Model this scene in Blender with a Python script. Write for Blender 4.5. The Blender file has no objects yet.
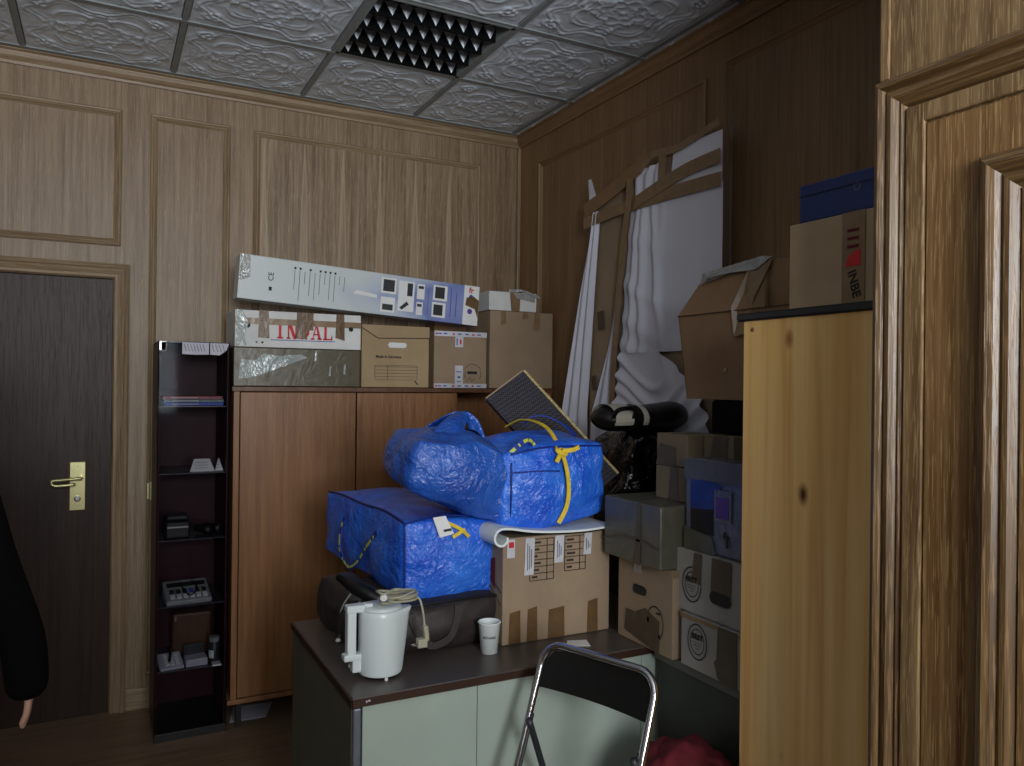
import bpy, bmesh, math, random
from mathutils import Vector, Matrix, noise
PI = math.pi
random.seed(7)
COL = bpy.context.scene.collection

# ------------------------------------------------------------------ materials
def lin(c):
    return c / 12.92 if c <= .04045 else ((c + .055) / 1.055) ** 2.4
def rgb(r, g, b):
    return (lin(r / 255), lin(g / 255), lin(b / 255), 1)
class NT:
    def __init__(s, name, rough=.6, metal=0, spec=.5):
        s.m = bpy.data.materials.new(name); s.m.use_nodes = True
        s.t = s.m.node_tree; s.n = s.t.nodes; s.b = s.n['Principled BSDF']
        s.b.inputs['Roughness'].default_value = rough; s.b.inputs['Metallic'].default_value = metal
        s.b.inputs['Specular IOR Level'].default_value = spec
    def link(s, a, b): s.t.links.new(a, b)
    def node(s, ty, **kw):
        n = s.n.new(ty)
        for k, v in kw.items():
            if k in n.inputs: n.inputs[k].default_value = v
            else: setattr(n, k, v)
        return n
    def coord(s, scale=(1, 1, 1), out='Object', rot=(0, 0, 0)):
        tc = s.n.new('ShaderNodeTexCoord'); mp = s.n.new('ShaderNodeMapping')
        mp.inputs['Scale'].default_value = scale; mp.inputs['Rotation'].default_value = rot
        s.link(tc.outputs[out], mp.inputs['Vector']); return mp.outputs[0]
    def noise(s, vec, scale=1, detail=4, rough=.55, dist=0):
        n = s.node('ShaderNodeTexNoise'); n.inputs['Scale'].default_value = scale
        n.inputs['Detail'].default_value = detail; n.inputs['Roughness'].default_value = rough; n.inputs['Distortion'].default_value = dist
        s.link(vec, n.inputs['Vector']); return n.outputs['Fac']
    def ramp(s, fac, stops):
        r = s.n.new('ShaderNodeValToRGB'); e = r.color_ramp.elements
        while len(e) < len(stops): e.new(.5)
        for i, (p, c) in enumerate(stops):
            e[i].position = p; e[i].color = c if len(c) == 4 else (*c, 1)
        s.link(fac, r.inputs[0]); return r.outputs[0]
    def mix(s, fac, a, b, mode='MIX'):
        m = s.n.new('ShaderNodeMix'); m.data_type = 'RGBA'; m.blend_type = mode
        for v, i in ((fac, 0), (a, 6), (b, 7)):
            if hasattr(v, 'node'): s.link(v, m.inputs[i])
            else: m.inputs[i].default_value = v
        return m.outputs[2]
    def math(s, op, a, b=0.0, c=0.0):
        m = s.n.new('ShaderNodeMath'); m.operation = op
        for i, v in enumerate((a, b, c)):
            if hasattr(v, 'node'): s.link(v, m.inputs[i])
            else: m.inputs[i].default_value = v
        return m.outputs[0]
    def bump(s, h, strength=.3, dist=.005):
        b = s.n.new('ShaderNodeBump'); b.inputs['Strength'].default_value = strength; b.inputs['Distance'].default_value = dist
        s.link(h, b.inputs['Height']); s.link(b.outputs[0], s.b.inputs['Normal'])
    def col(s, c):
        if hasattr(c, 'node'): s.link(c, s.b.inputs['Base Color'])
        else: s.b.inputs['Base Color'].default_value = c
        return s
BW = ((0, 0, 0, 1), (1, 1, 1, 1))

def plain(name, c, rough=.6, metal=0, spec=.5, var=.12, sc=14, bump=0):
    t = NT(name, rough, metal, spec)
    v = t.coord()
    n = t.noise(v, sc, 4)
    d = tuple(x * (1 - var) for x in c[:3]) + (1,); l = tuple(min(1, x * (1 + var)) for x in c[:3]) + (1,)
    t.col(t.ramp(n, [(.3, d), (.7, l)]))
    if bump: t.bump(t.noise(v, sc * 6, 3), bump, .002)
    return t.m

def oak(name, base, dark, light, fine=1.0, pore=.5, rough=.45, wedge=False, rot=(0, 0, 0), lo=.56, hi=.66, spec=.5, pf=330, pz=9):
    t = NT(name, rough, spec=spec)
    v = t.coord(rot=rot)
    def sc(x, y, z):
        m = t.n.new('ShaderNodeMapping'); m.inputs['Scale'].default_value = (x, y, z); t.link(v, m.inputs[0]); return m.outputs[0]
    big = t.noise(sc(9, 9, .7), 1, 4, .6, .3)
    streak = t.noise(sc(70 * fine, 70 * fine, 2.0), 1, 5, .65)
    c = t.ramp(big, [(.28, dark), (.72, base)])
    c = t.mix(t.ramp(streak, [(.35, BW[0]), (.7, BW[1])]), c, t.mix(.6, c, light), 'MIX')
    po = t.ramp(t.noise(sc(pf, pf, pz), 1, 2, .5), [(lo, BW[0]), (hi, BW[1])])
    f = t.math('MULTIPLY', po, pore)
    c = t.mix(f, c, light)
    if wedge:
        sp = t.n.new('ShaderNodeSeparateXYZ'); t.link(v, sp.inputs[0])
        x = t.math('DIVIDE', sp.outputs[0], .205)
        fr = t.math('ABSOLUTE', t.math('SUBTRACT', t.math('FRACT', x), .5))
        jit = t.noise(sc(6, 6, 1.5), 1, 3)
        w = t.math('MULTIPLY', t.math('SUBTRACT', 2.82, sp.outputs[2]), .16)
        w = t.math('ADD', w, t.math('MULTIPLY', t.math('SUBTRACT', jit, .5), .12))
        d = t.math('SUBTRACT', w, fr)
        inside = t.ramp(t.math('ADD', t.math('MULTIPLY', d, 12), .5), [(.4, BW[0]), (.6, BW[1])])
        edge = t.ramp(t.math('ABSOLUTE', d), [(0, BW[1]), (.035, BW[0])])
        k = t.math('ADD', t.math('MULTIPLY', inside, .28), t.math('MULTIPLY', edge, .5))
        c = t.mix(k, c, light)
    t.col(c)
    t.bump(t.math('SUBTRACT', streak, t.math('MULTIPLY', po, .6)), .25, .002)
    return t.m

def pine(name):
    t = NT(name, .38)
    v = t.coord()
    def sc(x, y, z):
        m = t.n.new('ShaderNodeMapping'); m.inputs['Scale'].default_value = (x, y, z); t.link(v, m.inputs[0]); return m.outputs[0]
    g = t.noise(sc(28, 28, .8), 1, 4, .5, .6)
    board = t.noise(sc(4, 7, .12), 1, 1)
    c = t.ramp(g, [(.3, rgb(226, 170, 98)), (.5, rgb(244, 198, 126)), (.7, rgb(250, 212, 146))])
    c = t.mix(t.ramp(board, [(.4, BW[0]), (.6, BW[1])]), c, t.mix(.14, c, rgb(176, 116, 54)))
    sp = t.n.new('ShaderNodeSeparateXYZ'); t.link(v, sp.inputs[0])
    cb = t.n.new('ShaderNodeCombineXYZ'); t.link(t.math('ADD', sp.outputs[0], sp.outputs[1]), cb.inputs[0])
    t.link(t.math('MULTIPLY', sp.outputs[2], .55), cb.inputs[1])
    vo = t.n.new('ShaderNodeTexVoronoi'); vo.inputs['Scale'].default_value = 8.5; vo.inputs['Randomness'].default_value = 1
    t.link(cb.outputs[0], vo.inputs['Vector'])
    c = t.mix(t.ramp(vo.outputs['Distance'], [(.05, BW[1]), (.15, BW[0])]), c, rgb(140, 84, 36))
    c = t.mix(t.ramp(vo.outputs['Distance'], [(.03, BW[1]), (.07, BW[0])]), c, rgb(84, 46, 20))
    t.col(c); t.bump(g, .12, .002); return t.m

def tarp(name, c, hi):
    t = NT(name, .27, spec=.75)
    v = t.coord()
    a = t.noise(v, 9, 5, .6, .4)
    vo = t.n.new('ShaderNodeTexVoronoi'); vo.feature = 'DISTANCE_TO_EDGE'; vo.inputs['Scale'].default_value = 13
    w = t.mix(.12, v, t.n.new('ShaderNodeTexNoise').outputs['Color'])
    t.link(w, vo.inputs['Vector'])
    t.col(t.ramp(a, [(.3, c), (.75, hi)]))
    r1 = t.math('ABSOLUTE', t.math('SUBTRACT', t.noise(v, 7, 5, .6, 1.0), .5))
    r2 = t.math('ABSOLUTE', t.math('SUBTRACT', t.noise(v, 30, 4, .6, .8), .5))
    h = t.math('ADD', t.math('MULTIPLY', r1, 2.2), t.math('MULTIPLY', r2, .9))
    h = t.math('ADD', h, t.math('MULTIPLY', vo.outputs['Distance'], .5))
    t.bump(h, .6, .020); return t.m

def plastic_film(name, c, rough=.25, bump=.7):
    t = NT(name, rough, spec=.7)
    v = t.coord(); n = t.noise(v, 16, 6, .6, 1.2)
    t.col(t.ramp(n, [(.35, c), (.8, tuple(min(1, x * 1.5) for x in c[:3]) + (1,))])); t.bump(t.noise(v, 11, 4, .5, 1.5), bump, .02); return t.m

def card(name, c, rough=.75):
    t = NT(name, rough, spec=.3)
    v = t.coord((1, 1, 1)); n = t.noise(v, 5, 4, .6)
    m = t.n.new('ShaderNodeMapping'); m.inputs['Scale'].default_value = (120, 120, 3); t.link(v, m.inputs[0])
    f = t.noise(m.outputs[0], 1, 2)
    d = tuple(x * .86 for x in c[:3]) + (1,); l = tuple(min(1, x * 1.1) for x in c[:3]) + (1,)
    k = t.ramp(n, [(.3, d), (.7, l)])
    t.col(t.mix(.1, k, t.ramp(f, [(.3, d), (.7, l)]))); t.bump(n, .15, .01); return t.m

M = {}
M['oak'] = oak('limed_oak_wall', rgb(128, 105, 80), rgb(100, 79, 56), rgb(176, 154, 126), pore=.45, pf=240, pz=12)
M['oak_fan'] = oak('limed_oak_fan_veneer', rgb(124, 102, 78), rgb(100, 80, 58), rgb(182, 160, 132), pore=.45, wedge=True, pf=240, pz=12)
M['oak_mold'] = oak('limed_oak_moulding', rgb(140, 116, 88), rgb(104, 82, 58), rgb(180, 160, 130), pore=.4, rough=.4)
M['oak_mold_h'] = oak('limed_oak_moulding_flat', rgb(140, 116, 88), rgb(104, 82, 58), rgb(180, 160, 130), pore=.4, rough=.4, rot=(0, PI / 2, 0))
M['oak_right'] = oak('brown_oak_wall', rgb(136, 104, 70), rgb(106, 78, 50), rgb(160, 130, 94), pore=.2)
M['oak_right_h'] = oak('brown_oak_moulding_flat', rgb(136, 104, 70), rgb(106, 78, 50), rgb(160, 130, 94), pore=.2, rot=(PI / 2, 0, 0))
for k_, r_ in (('', (0, 0, 0)), ('_h', (PI / 2, 0, 0))):
    M['oak_near' + k_] = oak('limed_oak_near' + k_, rgb(106, 78, 48), rgb(80, 56, 32), rgb(162, 134, 94), fine=.8, pore=.6, rough=.42, lo=.55, hi=.61, rot=r_, pf=340, pz=16)
    M['oak_near_mold' + k_] = oak('limed_oak_near_moulding' + k_, rgb(82, 57, 31), rgb(58, 39, 20), rgb(130, 102, 66), fine=1.0, pore=.7, rough=.36, lo=.53, hi=.6, rot=r_, pf=380, pz=12)
M['oak_near_panel'] = oak('limed_oak_near_panel', rgb(106, 71, 38), rgb(84, 54, 27), rgb(170, 136, 90), fine=1.4, pore=.75, rough=.4, lo=.57, hi=.62, pf=420, pz=14)
M['door_dark'] = oak('dark_brown_door', rgb(52, 35, 27), rgb(34, 22, 16), rgb(68, 50, 41), pore=.25, rough=.45, spec=.3)
M['veneer'] = oak('walnut_veneer', rgb(142, 96, 58), rgb(112, 72, 40), rgb(166, 120, 78), fine=.6, pore=.12, rough=.38)
M['veneer_dk'] = oak('dark_walnut_veneer', rgb(96, 60, 34), rgb(70, 42, 22), rgb(120, 80, 50), fine=.6, pore=.1, rough=.4)
M['pine'] = pine('knotty_pine')
M['floor'] = oak('dark_laminate_floor', rgb(124, 100, 76), rgb(92, 73, 55), rgb(142, 118, 92), fine=.4, pore=.1, rough=.4, rot=(0, PI / 2, 0))
M['tile'] = plain('embossed_ceiling_tile', rgb(222, 232, 244), .38, sc=3, var=.06)
M['tbar'] = plain('ceiling_grid_bar', rgb(142, 148, 150), .5)
M['alu'] = plain('aluminium_reflector', rgb(220, 228, 240), .4, .3, var=.04)
M['alusheen'] = plain('reflector_painted_sheen', rgb(244, 248, 255), .3, .1, var=.03)
M['black'] = plain('black_plastic', rgb(22, 22, 24), .4, bump=.05)
M['blackmat'] = plain('black_matt', rgb(12, 12, 12), .9, spec=.1)
M['void'] = plain('lamp_housing_black', rgb(9, 10, 11), .8, spec=.1)
M['chrome'] = plain('chrome_tube', rgb(205, 205, 212), .12, 1, var=.03)
M['steel'] = plain('brushed_steel', rgb(170, 170, 168), .35, .9, var=.06)
M['brass'] = plain('pale_brass', rgb(206, 200, 150), .32, .75, var=.06)
M['kraft'] = card('kraft_cardboard', rgb(158, 136, 112))
M['kraft2'] = card('pale_kraft_cardboard', rgb(172, 148, 114))
M['kraft3'] = card('grey_kraft_cardboard', rgb(176, 152, 120))
M['kraft4'] = card('brown_cardboard', rgb(142, 112, 82))
M['kraftdk'] = card('dark_kraft_cardboard', rgb(120, 106, 84))
M['whitecard'] = card('white_card', rgb(222, 222, 220), .6)
M['whitedull'] = card('dull_white_card', rgb(154, 150, 143), .6)
M['olive'] = plastic_film('olive_tape_film', rgb(78, 70, 48), .36, .12)
M['olivedull'] = plastic_film('grey_olive_film', rgb(76, 74, 62), .35, .2)
M['tape'] = plastic_film('brown_packing_tape', rgb(98, 74, 46), .3, .15)
M['tape2'] = plastic_film('tan_packing_tape', rgb(126, 102, 74), .35, .15)
M['tapedk'] = plastic_film('dark_packing_tape', rgb(74, 62, 44), .65, .15)
M['silver'] = plastic_film('shiny_clear_tape', rgb(150, 150, 148), .16, .9)
M['glarefilm'] = plastic_film('glare_clear_film', rgb(160, 168, 166), .14, .9)
M['printtape'] = plain('printed_white_tape', rgb(206, 206, 212), .4)
M['tarp'] = tarp('blue_woven_tarp', rgb(18, 84, 214), rgb(62, 134, 246))
M['tarp2'] = tarp('deep_blue_woven_tarp', rgb(18, 68, 164), rgb(52, 108, 206))
M['seam'] = plain('blue_seam', rgb(12, 34, 120), .5)
M['strap'] = plain('blue_webbing', rgb(20, 54, 150), .7, bump=.4, sc=60)
M['yellow'] = plain('yellow_webbing', rgb(228, 196, 50), .65, bump=.4, sc=60)
M['lime'] = plain('yellow_green_print', rgb(196, 206, 60), .6)
M['paper'] = plain('white_paper', rgb(232, 232, 230), .7, var=.05)
M['papergrey'] = plain('grey_paper', rgb(196, 192, 204), .7, var=.1)
M['ink'] = plain('dark_ink', rgb(32, 30, 30), .7)
M['inkbrown'] = plain('brown_ink', rgb(52, 40, 30), .7)
M['inkgrey'] = plain('grey_ink', rgb(110, 112, 116), .7)
M['red'] = plain('red_ink', rgb(206, 40, 48), .6)
M['blueink'] = plain('blue_ink', rgb(60, 74, 170), .6)
M['purpleink'] = plain('purple_ink', rgb(92, 60, 150), .6)
M['kettle'] = plain('white_enamel_plastic', rgb(222, 230, 230), .28, var=.03, sc=6)
M['cup'] = plain('white_paper_cup', rgb(232, 238, 236), .45, var=.02)
M['cord'] = plain('grey_beige_cord', rgb(176, 172, 148), .45, var=.05)
M['desktop'] = plain('brown_laminate_top', rgb(84, 76, 70), .35, var=.1)
M['deskedge'] = plain('dark_brown_edge', rgb(60, 40, 30), .4)
M['deskfront'] = plain('pale_grey_green_laminate', rgb(172, 186, 174), .42, var=.05, sc=5)
M['sideshade'] = plain('shaded_side_laminate', rgb(50, 48, 43), .5)  # darker side laminate, shade below the cartons put into the colour
M['deskside'] = plain('olive_grey_laminate', rgb(98, 98, 84), .5, var=.12, sc=4)
M['duffel'] = plain('dark_brown_nylon', rgb(46, 38, 36), .55, var=.2, sc=18, bump=.4)
M['pack'] = plain('charcoal_nylon', rgb(58, 52, 50), .5, var=.25, sc=18, bump=.4)
M['blackfilm'] = plastic_film('black_bin_bag', rgb(8, 8, 8), .18, .9)
M['vinyl'] = plain('black_vinyl', rgb(16, 14, 14), .38, bump=.1, sc=30)
M['cream'] = plain('cream_vinyl', rgb(190, 184, 170), .5)
M['sheet'] = plain('white_cotton_sheet', rgb(224, 224, 236), .8, var=.04, sc=4, bump=.05)
M['cabin'] = plain('dark_aubergine_laminate', rgb(62, 28, 34), .45, var=.15, sc=5, spec=.2)
M['shelfglass'] = plain('grey_glass_shelf', rgb(62, 62, 68), .25, var=.1)
M['bluebox'] = plain('navy_blue_box', rgb(34, 52, 104), .5, var=.12)
M['redcloth'] = plain('dark_red_cloth', rgb(98, 16, 26), .85, var=.2, bump=.3, sc=24)
M['skin'] = plain('skin', rgb(206, 160, 138), .5, var=.06)
M['coat'] = plain('black_wool_coat', rgb(10, 10, 12), .95, spec=.1, sc=80)
M['trouser'] = plain('black_trousers', rgb(12, 12, 14), .95, spec=.1)
M['hair'] = plain('dark_hair', rgb(30, 22, 18), .6)
M['wallplain'] = plain('plain_wall', rgb(160, 156, 148), .8)
M['paper1'] = plain('dull_colour_print', rgb(176, 96, 100), .45, var=.5, sc=60)
M['paper2'] = plain('blue_print', rgb(40, 74, 190), .4, var=.5, sc=50)
M['paper3'] = plain('green_print', rgb(90, 120, 116), .4, var=.5, sc=60)
M['greymetal'] = plain('grey_post_metal', rgb(130, 134, 146), .35, .6)
M['silverplastic'] = plain('silver_grey_plastic', rgb(150, 154, 150), .4)
M['dkgrey'] = plain('dark_grey_plastic', rgb(48, 50, 54), .4)
M['pcblue'] = plain('computer_picture_blue', rgb(36, 52, 120), .25, var=.3, sc=12)
M['pcwhite'] = plastic_film('film_wrapped_grey_white_box', rgb(84, 88, 100), .25, .3)  # albedo lowered so the colour carries the right stack's shade

t = NT('honeycomb_filter'); v = t.coord(rot=(0, 0, 0))
vo = t.n.new('ShaderNodeTexVoronoi'); vo.inputs['Scale'].default_value = 130; vo.inputs['Randomness'].default_value = .15
t.link(v, vo.inputs['Vector'])
t.col(t.ramp(vo.outputs['Distance'], [(.3, rgb(10, 10, 20)), (.75, rgb(66, 62, 72))])); t.bump(vo.outputs['Distance'], .6, .004); M['honey'] = t.m
t = NT('gold_fibre_edge', .4); t.col(t.ramp(t.noise(t.coord(), 260, 3), [(.35, rgb(120, 96, 52)), (.65, rgb(226, 206, 150))])); M['gold'] = t.m
t = NT('lamp_box_print', .35); v = t.coord(); sp = t.n.new('ShaderNodeSeparateXYZ'); t.link(v, sp.inputs[0])
g = t.math('ADD', sp.outputs[0], t.math('MULTIPLY', t.noise(v, 4, 3, .5, .5), .5))
g = t.math('SUBTRACT', g, t.math('MULTIPLY', t.math('ABSOLUTE', t.math('SUBTRACT', sp.outputs[2], .09)), 2.2))
t.col(t.ramp(t.math('ADD', t.math('MULTIPLY', g, .8), .3), [(.3, rgb(206, 213, 214)), (.52, rgb(184, 194, 212)), (.68, rgb(118, 132, 188)), (.9, rgb(140, 150, 198))])); M['lampbox'] = t.m
t = NT('smoked_glass'); t.b.inputs['Base Color'].default_value = (0, 0, 0, 1)
for n_ in [t.b]: t.n.remove(n_)
tr = t.n.new('ShaderNodeBsdfTransparent'); tr.inputs[0].default_value = (.8, .8, .82, 1)
gl = t.n.new('ShaderNodeBsdfGlossy'); gl.inputs['Roughness'].default_value = .05; gl.inputs[0].default_value = (.35, .38, .42, 1)
fz = t.n.new('ShaderNodeFresnel'); fz.inputs[0].default_value = 1.12
mx = t.n.new('ShaderNodeMixShader'); t.link(fz.outputs[0], mx.inputs[0]); t.link(tr.outputs[0], mx.inputs[1]); t.link(gl.outputs[0], mx.inputs[2])
t.link(mx.outputs[0], t.n['Material Output'].inputs[0]); M['glass'] = t.m

# ------------------------------------------------------------------ mesh helpers
def link_mesh(name, bm, mat, parent=None, smooth=False, loc=(0, 0, 0), rot=(0, 0, 0), bevel=0, subsurf=0, segs=2):
    bmesh.ops.recalc_face_normals(bm, faces=bm.faces)
    me = bpy.data.meshes.new(name); bm.to_mesh(me); bm.free()
    if isinstance(mat, (list, tuple)):
        for m in mat: me.materials.append(M[m])
    else: me.materials.append(M[mat])
    if smooth:
        for p in me.polygons: p.use_smooth = True
    o = bpy.data.objects.new(name, me); COL.objects.link(o); o.location = loc; o.rotation_euler = rot
    if parent is not None: o.parent = parent
    if bevel:
        b = o.modifiers.new('b', 'BEVEL'); b.width = bevel; b.segments = segs; b.limit_method = 'ANGLE'
    if subsurf:
        s = o.modifiers.new('s', 'SUBSURF'); s.levels = subsurf; s.render_levels = subsurf
    return o
def bx(bm, x0, x1, y0, y1, z0, z1, mi=0, mat=None):
    vs = [bm.verts.new(Vector(p)) for p in ((x0, y0, z0), (x1, y0, z0), (x1, y1, z0), (x0, y1, z0), (x0, y0, z1), (x1, y0, z1), (x1, y1, z1), (x0, y1, z1))]
    if mat is not None:
        for q in vs: q.co = mat @ q.co
    for f in ((0, 3, 2, 1), (4, 5, 6, 7), (0, 1, 5, 4), (1, 2, 6, 5), (2, 3, 7, 6), (3, 0, 4, 7)):
        fc = bm.faces.new([vs[i] for i in f]); fc.material_index = mi
def boxo(name, dims, mat, parent=None, bevel=0, **kw):
    bm = bmesh.new(); bx(bm, *dims); return link_mesh(name, bm, mat, parent, bevel=bevel, **kw)
def poly(bm, pts, mi=0):
    f = bm.faces.new([bm.verts.new(Vector(p)) for p in pts]); f.material_index = mi
def slab(bm, pts, n, th):
    """thin solid from a planar outline"""
    n = Vector(n) * th
    a = [bm.verts.new(Vector(p)) for p in pts]; b = [bm.verts.new(Vector(p) + n) for p in pts]
    bm.faces.new(a); bm.faces.new(b[::-1])
    for i in range(len(a)):
        j = (i + 1) % len(a); bm.faces.new((a[i], b[i], b[j], a[j]))
def smoothpath(pts, k=6, closed=False):
    P = [Vector(p) for p in pts]; out = []; n = len(P)
    rng = n if closed else n - 1
    for i in range(rng):
        p0 = P[(i - 1) % n] if closed or i > 0 else P[0]; p1 = P[i]; p2 = P[(i + 1) % n]; p3 = P[(i + 2) % n] if closed or i + 2 < n else P[-1]
        for j in range(k):
            s = j / k
            out.append(.5 * ((2 * p1) + (p2 - p0) * s + (2 * p0 - 5 * p1 + 4 * p2 - p3) * s * s + (3 * p1 - p0 - 3 * p2 + p3) * s ** 3))
    if not closed: out.append(P[-1])
    return out
def sweep(bm, pts, prof, closed=False, up=None, caps=True):
    """sweep a 2D profile [(a,b)] along pts; a along side, b along up"""
    P = [Vector(p) for p in pts]; n = len(P); rings = []
    last = Vector(up) if up else None
    for i in range(n):
        a = P[(i - 1) % n] if closed or i else P[0]; b = P[(i + 1) % n] if closed or i < n - 1 else P[-1]
        t = (b - a)
        t = t.normalized() if t.length > 1e-9 else Vector((0, 0, 1))
        if last is None: last = Vector((0, 0, 1)) if abs(t.z) < .9 else Vector((1, 0, 0))
        ref = Vector(up) if up else last
        s = t.cross(ref)
        if s.length < 1e-6: s = t.cross(Vector((1, .1, 0)))
        s.normalize(); u = s.cross(t).normalized(); last = u
        rings.append([bm.verts.new(P[i] + s * q[0] + u * q[1]) for q in prof])
    m = len(prof)
    for i in range(n if closed else n - 1):
        A = rings[i]; B = rings[(i + 1) % n]
        for j in range(m):
            bm.faces.new((A[j], A[(j + 1) % m], B[(j + 1) % m], B[j]))
    if not closed and caps: bm.faces.new(rings[0]); bm.faces.new(rings[-1][::-1])
def circ(r, n=8): return [(r * math.cos(2 * PI * i / n), r * math.sin(2 * PI * i / n)) for i in range(n)]
def flat(w, t): return [(-w / 2, -t / 2), (w / 2, -t / 2), (w / 2, t / 2), (-w / 2, t / 2)]
def tube(name, pts, r, mat, parent=None, k=6, closed=False, n=8, smoothp=True, **kw):
    bm = bmesh.new(); sweep(bm, smoothpath(pts, k, closed) if smoothp else pts, circ(r, n), closed); return link_mesh(name, bm, mat, parent, smooth=True, **kw)
def ribbon(name, pts, w, th, mat, parent=None, up=None, k=6, closed=False, **kw):
    bm = bmesh.new(); sweep(bm, smoothpath(pts, k, closed), flat(w, th), closed, up); return link_mesh(name, bm, mat, parent, **kw)
def lathe(bm, prof, n=32, cx=0, cy=0):
    R = []
    for r, z in prof: R.append([bm.verts.new((cx + r * math.cos(2 * PI * i / n), cy + r * math.sin(2 * PI * i / n), z)) for i in range(n)])
    for a, b in zip(R, R[1:]):
        for i in range(n): bm.faces.new((a[i], a[(i + 1) % n], b[(i + 1) % n], b[i]))
    if prof[0][0] > 1e-4: bm.faces.new(R[0][::-1])
    if prof[-1][0] > 1e-4: bm.faces.new(R[-1])
def tag(o, label=None, cat=None, group=None, kind=None):
    if label: o['label'] = label
    if cat: o['category'] = cat
    if group: o['group'] = group
    if kind: o['kind'] = kind
    return o
def thing(name, label, cat, loc=(0, 0, 0), rz=0, group=None, rot=None):
    o = bpy.data.objects.new(name, None); COL.objects.link(o); o.empty_display_size = .05
    o.location = loc; o.rotation_euler = rot if rot else (0, 0, rz); return tag(o, label, cat, group)
def struct(o): o['kind'] = 'structure'; return o
def text(name, s, size, mat, parent, mtx, extrude=.0004, bold=0, sx=1):
    cu = bpy.data.curves.new(name, 'FONT'); cu.body = s; cu.size = size; cu.extrude = extrude; cu.offset = bold; cu.align_x = 'CENTER'; cu.align_y = 'CENTER'
    o = bpy.data.objects.new(name, cu); COL.objects.link(o)
    dg = bpy.context.evaluated_depsgraph_get(); dg.update()
    me = bpy.data.meshes.new_from_object(o.evaluated_get(dg)); bpy.data.objects.remove(o)
    me.transform(mtx @ Matrix.Diagonal((sx, 1, 1, 1))); me.materials.clear(); me.materials.append(M[mat]); me.name = name
    o = bpy.data.objects.new(name, me); COL.objects.link(o); o.parent = parent; return o

# moulding frames on walls: plane = ('Y', Yw) faces -Y ; ('X', Xw) faces -X
def pm(plane, u, v, h):
    return Vector((u, plane[1] - h, v)) if plane[0] == 'Y' else Vector((plane[1] - h, u, v))
def frame_rect(bm, plane, u0, v0, u1, v1, prof, open_bottom=False):
    rings = []
    for d, h in prof:
        b = v0 if open_bottom else v0 + d
        rings.append([bm.verts.new(pm(plane, *c, h)) for c in ((u0 + d, b), (u0 + d, v1 - d), (u1 - d, v1 - d), (u1 - d, b))])
    for a, b in zip(rings, rings[1:]):
        for i in range(3 if open_bottom else 4):
            fc = bm.faces.new((a[i], a[(i + 1) % 4], b[(i + 1) % 4], b[i])); fc.material_index = i % 2
PROF_PANEL = [(0, 0), (0, .010), (.006, .016), (.012, .014), (.016, .008), (.022, .011), (.03, .004), (.034, 0)]
PROF_CASE = [(0, 0), (0, .020), (.008, .026), (.018, .022), (.024, .014), (.034, .018), (.05, .010), (.062, .012), (.066, .006), (.07, 0)]
PROF_NEAR = [(0, 0), (0, .016), (.004, .022), (.012, .025), (.018, .021), (.021, .014), (.026, .018), (.034, .019), (.040, .013), (.043, .008), (.048, .010), (.053, .006), (.056, 0)]
PROF_NEARP = [(0, 0), (0, .012), (.008, .021), (.018, .024), (.028, .018), (.034, .010), (.040, .013), (.048, .012), (.056, .004), (.060, 0)]

# ------------------------------------------------------------------ room shell
XL, XR, YB, YF, ZC = -1.9, 2.2, 4.15, -2.5, 3.045
struct(boxo('floor', (XL - .1, XR + .1, YF - .1, YB + .1, -.1, 0), 'floor'))
bm = bmesh.new(); lx_, ly_ = .278 + 1.5 * .612, 3.468 - .5 * .612
for q in ((XL - .1, lx_ - .3, YF - .1, YB + .1), (lx_ + .3, XR + .1, YF - .1, YB + .1), (lx_ - .3, lx_ + .3, YF - .1, ly_ - .3), (lx_ - .3, lx_ + .3, ly_ + .3, YB + .1)):
    bx(bm, *q, ZC + .012, ZC + .25)
ceil = struct(link_mesh('ceiling', bm, 'tbar'))
# door hole geometry: back wall is one slab with mouldings on it
DX0, DX1, DZ = -.93, .035, 2.05
bm = bmesh.new()
bx(bm, XL - .1, DX0, YB, YB + .1, 0, ZC); bx(bm, DX1, XR + .1, YB, YB + .1, 0, ZC); bx(bm, DX0, DX1, YB, YB + .1, DZ, ZC)
struct(link_mesh('wall_back', bm, 'oak'))
struct(boxo('trim_1', (.70, 1.905, YB - .004, YB + .001, .95, 2.82), 'oak_fan'))
bm = bmesh.new()
for r in ((.187, .16, .552, 2.855), (.665, .95, 1.935, 2.85), (-1.86, 2.2, -1.0, 2.845), (-.96, 2.205, .065, 2.85)):
    frame_rect(bm, ('Y', YB), *r, PROF_PANEL)
struct(link_mesh('trim_2', bm, ('oak_mold', 'oak_mold_h')))
# crown
bm = bmesh.new()
cp = [(0, 0), (.012, 0), (.014, .012), (.026, .022), (.034, .03), (.036, .05), (.05, .056), (.05, .062), (0, .062)]
def crown(bm, a, b, n):
    a = Vector(a); b = Vector(b); n = Vector(n); A = []; B = []
    for d, z in cp:
        A.append(bm.verts.new(a + n * d + Vector((0, 0, z - .062)))); B.append(bm.verts.new(b + n * d + Vector((0, 0, z - .062))))
    for i in range(len(cp)):
        j = (i + 1) % len(cp); bm.faces.new((A[i], A[j], B[j], B[i]))
crown(bm, (XL, YB, ZC), (XR, YB, ZC), (0, -1, 0)); struct(link_mesh('trim_3', bm, 'oak_mold_h'))
bm = bmesh.new(); crown(bm, (XR, YF, ZC), (XR, YB, ZC), (-1, 0, 0)); struct(link_mesh('trim_4', bm, 'oak_right_h'))
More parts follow.
